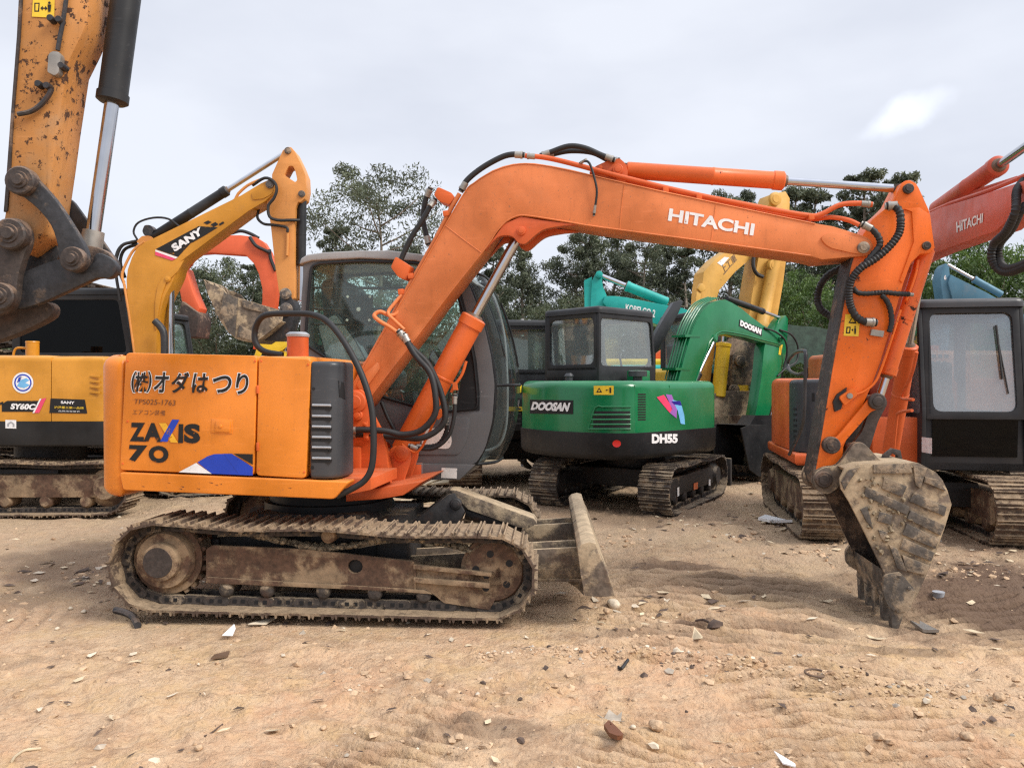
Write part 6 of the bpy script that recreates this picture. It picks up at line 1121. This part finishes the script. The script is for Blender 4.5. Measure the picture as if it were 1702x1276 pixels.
stone(330, 1246, 9, 'flat tan stone in the lower left foreground', 'clod'); stone(1607, 1228, 14, 'broad tan stone in the lower right foreground', 'clod'); stone(1660, 1163, 14, 'wide flat stone right of the track marks', 'clod'); stone(1090, 1225, 17, 'low brown stone right of the red brown shard', 'clod'); stone(1052, 1210, 7, 'small yellow stone above the red brown shard', 'pale'); stone(537, 1210, 7, 'small tan stone at the bottom centre left', 'clod'); stone(140, 1018, 6, 'white pebble left of the sprocket', 'pale'); stone(118, 1013, 5, 'smaller white pebble beside another near the sprocket', 'pale')
stone(95, 1046, 5, 'single white pebble in the dirt below the left track end', 'pale'); stone(360, 1290-270, 3, 'tiny stone', 'pale') if False else None
def bar(name, pxs, r, mat, label, cat, n=8, lift=.0):
    P = [GP(x, y)+Vector((0, 0, r*.8+lift)) for x, y in pxs]; m = MB(); m.tube(P, r, n, 4); return onething(m, name, mat, label, cat, GP(*pxs[0]))
bar('hose_piece', [(192, 1018), (208, 1022), (222, 1030), (229, 1044)], .024, 'dark_link', 'short bent piece of black hose at the left end of the front track', 'hose')
bar('stick', [(1019, 1087), (1030, 1094), (1044, 1102)], .009, 'rubber', 'short dark green stick lying in front of the dozer blade', 'stick')
bar('root', [(20, 1272), (26, 1258), (42, 1248), (68, 1245)], .006, 'wood', 'thin curved pale root in the bottom left corner', 'root')
bar('twig', [(340, 1222), (352, 1218), (370, 1204)], .004, 'darkbit', 'thin dark twig in the lower left foreground', 'twig')
bar('wire', [(260, 1010-0), (258, 998), (266, 992)], .004, 'fitting', 'thin loop of wire by the sprocket', 'wire') if False else None
m = MB(); p = GP(1356, 1130); m.tube([p+Vector((.055*math.cos(a), .055*math.sin(a), .012)) for a in [2*math.pi*i/20 for i in range(20)]], .006, 8, 1, closed=True); onething(m, 'ring', 'w_dgrey', 'small dark green ring lying on the dirt below the bucket', 'ring', p)
m = MB(); p = GP(1188, 1038); m.rock((p.x, p.y, p.z+.03), .055, .2, .6); m.tube([p+Vector((-.02, 0, .04)), p+Vector((-.06, .05, .05)), p+Vector((-.10, .10, .03))], .008, 6, 2); onething(m, 'clod', 'darkbit', 'dark clod with a root stub on the dirt between blade and bucket', 'clod', p)
def shard(px, py, poly, mat, label, cat, name, th=.012, tilt=.25, yaw=0):
    p = GP(px, py); k = p.y/FOC; a = [(x*k, -y*k*3.2) for x, y in poly]; m = MB(); c, s_ = math.cos(yaw), math.sin(yaw)
    lo = [p+Vector((x*c-y*s_, x*s_+y*c, .004+abs(y)*tilt+random.uniform(0, .006))) for x, y in a]; m.loft(lo, [v+Vector((0, 0, th)) for v in lo]); return onething(m, name, mat, label, cat, p)
shard(1020, 1232, [(-14, -6), (-4, -10), (8, -4), (14, 4), (10, 8), (2, 9), (-8, 2)], 'frame_mud' if False else 'w_brown', 'red brown curved shard at the bottom centre', 'shard', 'shard', .02)
shard(1015, 1196, [(-22, -4), (-10, -2), (0, -7), (12, -3), (22, -6), (16, 2), (20, 6), (4, 4), (-6, 7), (-8, 1)], 'w_purpleish' if 'w_purpleish' in MT else 'stone', 'crumpled greyish purple wrapper above the red brown shard', 'wrapper', 'wrapper', .004, .4)
shard(437, 1038, [(-20, 5), (-6, -4), (18, -6), (8, 3)], 'pale', 'torn scrap of pale card just below the front track', 'card', 'card_scrap', .006, .2)
shard(382, 1060, [(-8, 4), (-2, -8), (4, -5), (8, 3)], 'w_white', 'small white paper scrap below the front track', 'paper', 'paper_scrap', .003, .5)
shard(366, 1095, [(-12, -2), (10, -5), (12, 0), (-10, 4)], 'w_dgrey', 'dark flat chip of metal in the left foreground', 'metal chip', 'metal_chip', .01, .2)
shard(1540, 1052, [(-14, -8), (-4, -4), (2, -8), (16, 2), (10, 6), (-2, 3), (-10, 2)], 'fitting', 'crushed silver and black can to the right of the bucket teeth', 'can', 'crushed_can', .02, .3)
shard(1305, 1266, [(-10, -8), (0, -4), (12, 4), (8, 8), (-6, 2)], 'w_white', 'white strip of plastic at the bottom edge', 'plastic strip', 'plastic_strip', .006, .2)
shard(1290, 872, [(-26, -4), (-10, -7), (6, -4), (24, 2), (20, 6), (0, 4), (-16, 5)], 'w_white', 'crumpled white plastic bag by the right hand tracks', 'plastic bag', 'plastic_bag', .03, .35)
shard(905, 756, [(-36, -3), (0, -6), (38, -2), (30, 3), (0, 4), (-34, 2)], 'w_offwhite', 'broad white sheet on the ground left of the green machine', 'sheet', 'white_sheet', .01, .02)
shard(1600-440, 1085-0, [(-10, 0), (0, -8), (10, -2), (4, 4)], 'wood', 'curled dry leaf lying between the twig and the ring', 'leaf', 'dry_leaf', .003, .5)
shard(1405, 970+20, [(-12, -6), (10, -6), (12, 0), (8, 5), (-10, 5)], 'glass', 'clear plastic cup scrap right of the bucket', 'cup', 'plastic_cup', .03, .1) if False else None
p = GP(1560, 992); m = MB(); m.lathe(p, p+Vector((0, 0, .05)), [(0, .035), (1, .045)], 16); onething(m, 'plastic_cup', 'w_grey', 'pale plastic cup standing in the dark soil right of the bucket', 'cup', p)
# pale boards behind the undercarriage
def board(pts, z0, z1, th, label, wd=.18):
    a, b = [Vector(q) for q in pts]; d = (b-a).normalized(); s_ = Vector((-d.y, d.x, 0))*wd/2; m = MB(); m.loft([a+s_+Vector((0, 0, z0)), a-s_+Vector((0, 0, z0)), b-s_+Vector((0, 0, z1)), b+s_+Vector((0, 0, z1))], [a+s_+Vector((0, 0, z0+th)), a-s_+Vector((0, 0, z0+th)), b-s_+Vector((0, 0, z1+th)), b+s_+Vector((0, 0, z1+th))]); onething(m, 'board', 'wood', label, 'board', a, 'pale boards behind the front machine', bevel=.003)
a = GP(672, 808); b_ = GP(752, 806); board([(a.x, a.y, a.z), (b_.x, b_.y, b_.z)], .02, .05, .03, 'pale flat board behind the far track', .35)
a = GP(700, 812); b_ = GP(790, 790); board([(a.x, a.y, a.z), (b_.x, b_.y, b_.z)], .06, .16, .025, 'propped pale board rising behind the dozer cylinder guard', .14)
a = GP(665, 836); b_ = GP(740, 838); board([(a.x, a.y, a.z), (b_.x, b_.y, b_.z)], .02, .02, .03, 'pale board lying between the two tracks', .2)
# ================================================================ trees
def leafmat(name, a, b):
    M = Mat(name); g_ = M.n('ShaderNodeNewGeometry'); c = M.mix(g_.outputs['Random Per Island'], a, b); c = M.mix(M.ramp(M.noise(.45, 4), .35, .65), c, tuple(x*.6 for x in a)); M.l(c, M.b.inputs['Base Color']); M.b.inputs['Roughness'].default_value = .55
    tr = M.n('ShaderNodeBsdfTranslucent'); M.l(c, tr.inputs[0]); mx = M.n('ShaderNodeMixShader'); mx.inputs[0].default_value = .22; M.l(M.b.outputs[0], mx.inputs[1]); M.l(tr.outputs[0], mx.inputs[2]); M.l(mx.outputs[0], M.o.inputs[0]); return M.m
MT['leaf_a'] = leafmat('eucalyptus_leaf', (.085, .105, .062), (.20, .225, .135)); MT['leaf_b'] = leafmat('fresh_leaf', (.06, .12, .02), (.15, .23, .045)); MT['leaf_c'] = leafmat('dark_leaf', (.06, .082, .042), (.16, .185, .09)); MT['bark'] = plain('eucalyptus_bark', (.22, .18, .14), .9, bump=.5, var=.4)
def leaves(cen, rad, n, size, rng):
    """n leaf blades scattered in ellipsoids; cen (k,3), rad (k,3)"""
    k = rng.integers(0, len(cen), n); d = rng.normal(size=(n, 3)); d /= np.linalg.norm(d, axis=1)[:, None]; r = rng.random(n)**.42; p = cen[k]+d*rad[k]*r[:, None]
    ax = rng.normal(size=(n, 3)); ax[:, 2] = -abs(ax[:, 2])*1.3; ax /= np.linalg.norm(ax, axis=1)[:, None]; b = np.cross(ax, rng.normal(size=(n, 3))); b /= np.linalg.norm(b, axis=1)[:, None]
    s = size*rng.uniform(.6, 1.4, n)[:, None]; v = np.stack([p-ax*s, p+b*s*.30, p+ax*s, p-b*s*.30], 1); return v.reshape(-1, 3)
def treemesh(kind, seed, H, spread, nl, base=.3, size=.10, conic=.6, clumps=26):
    rng = np.random.default_rng(seed); mb = MB(); mb.mi = 0
    tr = [Vector((0, 0, 0))]; off = Vector((0, 0, 0))
    for i in range(1, 7): off += Vector((rng.normal(0, .12), rng.normal(0, .12), 0)); tr.append(Vector((off.x, off.y, H*.95*i/6)))
    mb.tube(tr, lambda t: .018*H*(1-t*.86), 8, 2); C = []; Rr = []
    for i in range(clumps):
        t = base+(1-base)*((i+.5)/clumps)**.9; z = H*t; tt = min(5.999, t*6/.95); j = int(tt); o = tr[j].lerp(tr[min(6, j+1)], tt-j); a = rng.uniform(0, 6.283)
        env = (1-(t-base)/(1-base))**conic*.9+.16 if conic > 0 else (.55+.45*math.sin(math.pi*min(1, (t-base)/(1-base)*.9+.1)))
        rr = spread*env*rng.uniform(.45, 1.0); e = o+Vector((math.cos(a)*rr, math.sin(a)*rr, rr*rng.uniform(.25, .8))); mb.tube([o, o.lerp(e, .5)+Vector((0, 0, -.06*rr)), e], lambda q: .011*H*.35*(1-q*.75)+.006, 5, 2)
        C.append(tuple(e)); q = spread*env*rng.uniform(.28, .46)+.16; Rr.append((q, q, q*.8))
        for _ in range(2): C.append(tuple(o.lerp(e, rng.uniform(.5, 1))+Vector(rng.normal(0, q*.7, 3)))); Rr.append((q*.6, q*.6, q*.5))
    C, Rr = np.array(C), np.array(Rr); lv = MB(); V = leaves(C, Rr, nl, size, rng); lv.v = [tuple(v) for v in V]; n = len(V)//4; lv.f = [(4*i, 4*i+1, 4*i+2, 4*i+3) for i in range(n)]; lv.m = [0]*n
    return mb, lv
def rawmesh(name, mb, mat):
    me = bpy.data.meshes.new(name); me.from_pydata(mb.v, [], mb.f); me.materials.append(MT[mat]); 
    if mat == 'bark': me.polygons.foreach_set('use_smooth', [True]*len(me.polygons))
    return me
PRO = []
for sd, Hh_, sp, nl, bs, cn_, mat, sz, cl in ((1, 10, 1.7, 13000, .35, .55, 'leaf_a', .085, 26), (2, 10, 2.1, 15000, .28, .45, 'leaf_a', .085, 28), (3, 10, 1.3, 10000, .25, .7, 'leaf_a', .085, 24), (4, 9, 2.6, 17000, .15, 0, 'leaf_c', .095, 34), (5, 9, 2.8, 17000, .12, 0, 'leaf_b', .11, 34), (6, 10, 2.7, 17000, .42, 0, 'leaf_a', .08, 20)):
    a, b_ = treemesh(mat, sd, Hh_, sp, nl, bs, sz, cn_, cl); hh_ = sorted(v[2] for v in b_.v)[int(len(b_.v)*.9985)]; PRO.append((hh_, rawmesh('trunk', a, 'bark'), rawmesh('crown', b_, mat)))
def tree(px, topy, depth, pro, label, wide=1., group='trees beyond the yard', name='eucalyptus_tree'):
    Hh_, tm, cm = PRO[pro]; ztop = CH-(topy-CY)/FOC*depth+.1; x = (px-CX)/FOC*depth; t = thing(name, label, 'tree', (x, depth, -.05), group); s = ztop/Hh_; t.scale = (s*wide, s*wide, s); t.rotation_euler = (0, 0, random.uniform(0, 6.28))
    for nm, me_ in (('trunk', tm), ('crown', cm)): o = bpy.data.objects.new(nm, me_); COL.objects.link(o); o.parent = t
SL = [(617, 285, 24, 5, 'tall open crowned eucalyptus rising directly above the grey cab roof', 1.0), (556, 378, 25, 2, 'short eucalyptus left of the tall one above the cab', 1.0), (668, 408, 28, 1, 'low eucalyptus crown right behind the tall tree base', 1.),
      (360, 425, 24, 3, 'dense tree framed inside the amber and red booms', 1.0), (420, 440, 27, 2, 'slender tree framed by the raised amber bucket', 1.), (318, 452, 28, 1, 'tree low behind the amber boom and the dark cab', 1.),
      (822, 408, 27, 2, 'eucalyptus just right of the front boom cylinder', 1.1), (872, 400, 24, 0, 'pointed eucalyptus alone in the gap under the boom bend', 1.0), (846, 462, 30, 3, 'bushy dark tree behind the pointed eucalyptus', 1.),
      (950, 392, 27, 1, 'eucalyptus just left of the turquoise arm', 1.), (985, 378, 26, 0, 'tall eucalyptus directly above the turquoise arm tip', 1.), (1024, 384, 29, 2, 'narrow eucalyptus above the turquoise cylinder rod', 1.2), (1062, 388, 25, 1, 'leafy eucalyptus above the turquoise cylinder barrel', 1.), (1104, 400, 28, 0, 'eucalyptus above the leaning grey plate', 1.), (1142, 415, 25, 2, 'eucalyptus just left of the yellow boom', 1.2),
      (1216, 314, 26, 1, 'high crown peeking over the boom lettering', 1.), (1262, 345, 29, 0, 'crown peeking over the front boom left of the yellow arm', 1.), (1318, 318, 30, 2, 'narrow crown peeking right of the yellow arm top', 1.1),
      (1350, 322, 26, 2, 'eucalyptus top under the chromed arm rod', 1.2), (1398, 330, 28, 0, 'eucalyptus top behind the boom end', 1.), (1434, 286, 25, 2, 'tallest pointed eucalyptus above the chromed rod', 1.1), (1489, 293, 27, 2, 'pointed eucalyptus left of the arm tip', 1.1), (1462, 330, 30, 1, 'fuller tree between the two pointed eucalyptus tops', 1.)]
for i_, (px, ty, dp, pro, lb, wd) in enumerate(SL): tree(px, ty, dp, pro, lb, wd)
for px, ty, dp, pro, lb in ((1345, 452, 20, 4, 'bright green leafy tree behind the left side of the front arm'), (1392, 470, 18, 4, 'fresh green bush tree touching the black hose loop'), (1590, 415, 18, 4, 'bright green tree behind the blue arm tip'), (1652, 400, 17, 4, 'bright green tree above the charcoal cab roof'), (1712, 395, 18, 4, 'bright green tree at the far right edge'), (1545, 440, 20, 4, 'bright green tree between front arm and blue arm')):
    tree(px, ty, dp, pro, lb, .9, 'fresh green trees on the right', 'leafy_tree')
for px, ty, dp, pro, lb in ((1290, 450, 22, 3, 'dark bushy tree right of the yellow arm'), (1330, 440, 24, 3, 'dark bushy tree above the green tarpaulin'), (960, 480, 21, 3, 'dark bushy tree behind the green cab'), (900, 500, 22, 3, 'dark bushy tree behind the shade net'), (1080, 490, 22, 3, 'dark bushy tree behind the turquoise boom'), (470, 470, 26, 3, 'dark bushy tree behind the cab rear window'), (720, 470, 25, 3, 'dark bushy tree behind the cab and its seat'), (795, 480, 23, 3, 'dark bushy tree beside the front handrail')):
    tree(px, ty, dp, pro, lb, 1., 'dark bushy trees', 'leafy_tree')
rng = np.random.default_rng(50); n = 260; cx_ = rng.uniform(-17, 24, n); dp_ = rng.uniform(24, 31, n)+np.abs(cx_)*.0; hz_ = rng.uniform(.3, 3.6, n); C = np.stack([cx_, dp_, hz_], 1); Rr = np.stack([rng.uniform(.7, 1.3, n)]*2+[rng.uniform(.5, 1., n)], 1)
V = leaves(C, Rr, 52000, .13, rng); ug = MB(); ug.v = [tuple(v) for v in V]; ug.f = [(4*i, 4*i+1, 4*i+2, 4*i+3) for i in range(len(V)//4)]; me_ = rawmesh('undergrowth', ug, 'leaf_c'); o = bpy.data.objects.new('undergrowth', me_); COL.objects.link(o); o['kind'] = 'stuff'
tm = [(-40+i*3.1+random.uniform(-1, 1), random.uniform(36, 48), random.choice((0, 1, 2, 3))) for i in range(30)]
# far wood as one mass
C = []; Rr = []
for x, y, _ in [(-44+i*1.9+random.uniform(-1, 1), random.uniform(36, 50), 0) for i in range(58)]:
    hh_ = random.uniform(6.0, 8.5) if x > 2 else random.uniform(3.5, 5.5)
    for z in np.arange(.8, hh_, .9): C.append((x+random.gauss(0, .4), y, z)); q = 1.5*(1-.55*z/hh_); Rr.append((q, q, .9))
V = leaves(np.array(C), np.array(Rr), 42000, .17, rng); ug = MB(); ug.v = [tuple(v) for v in V]; ug.f = [(4*i, 4*i+1, 4*i+2, 4*i+3) for i in range(len(V)//4)]; me_ = rawmesh('far_wood', ug, 'leaf_a'); o = bpy.data.objects.new('far_wood', me_); COL.objects.link(o); o['kind'] = 'stuff'
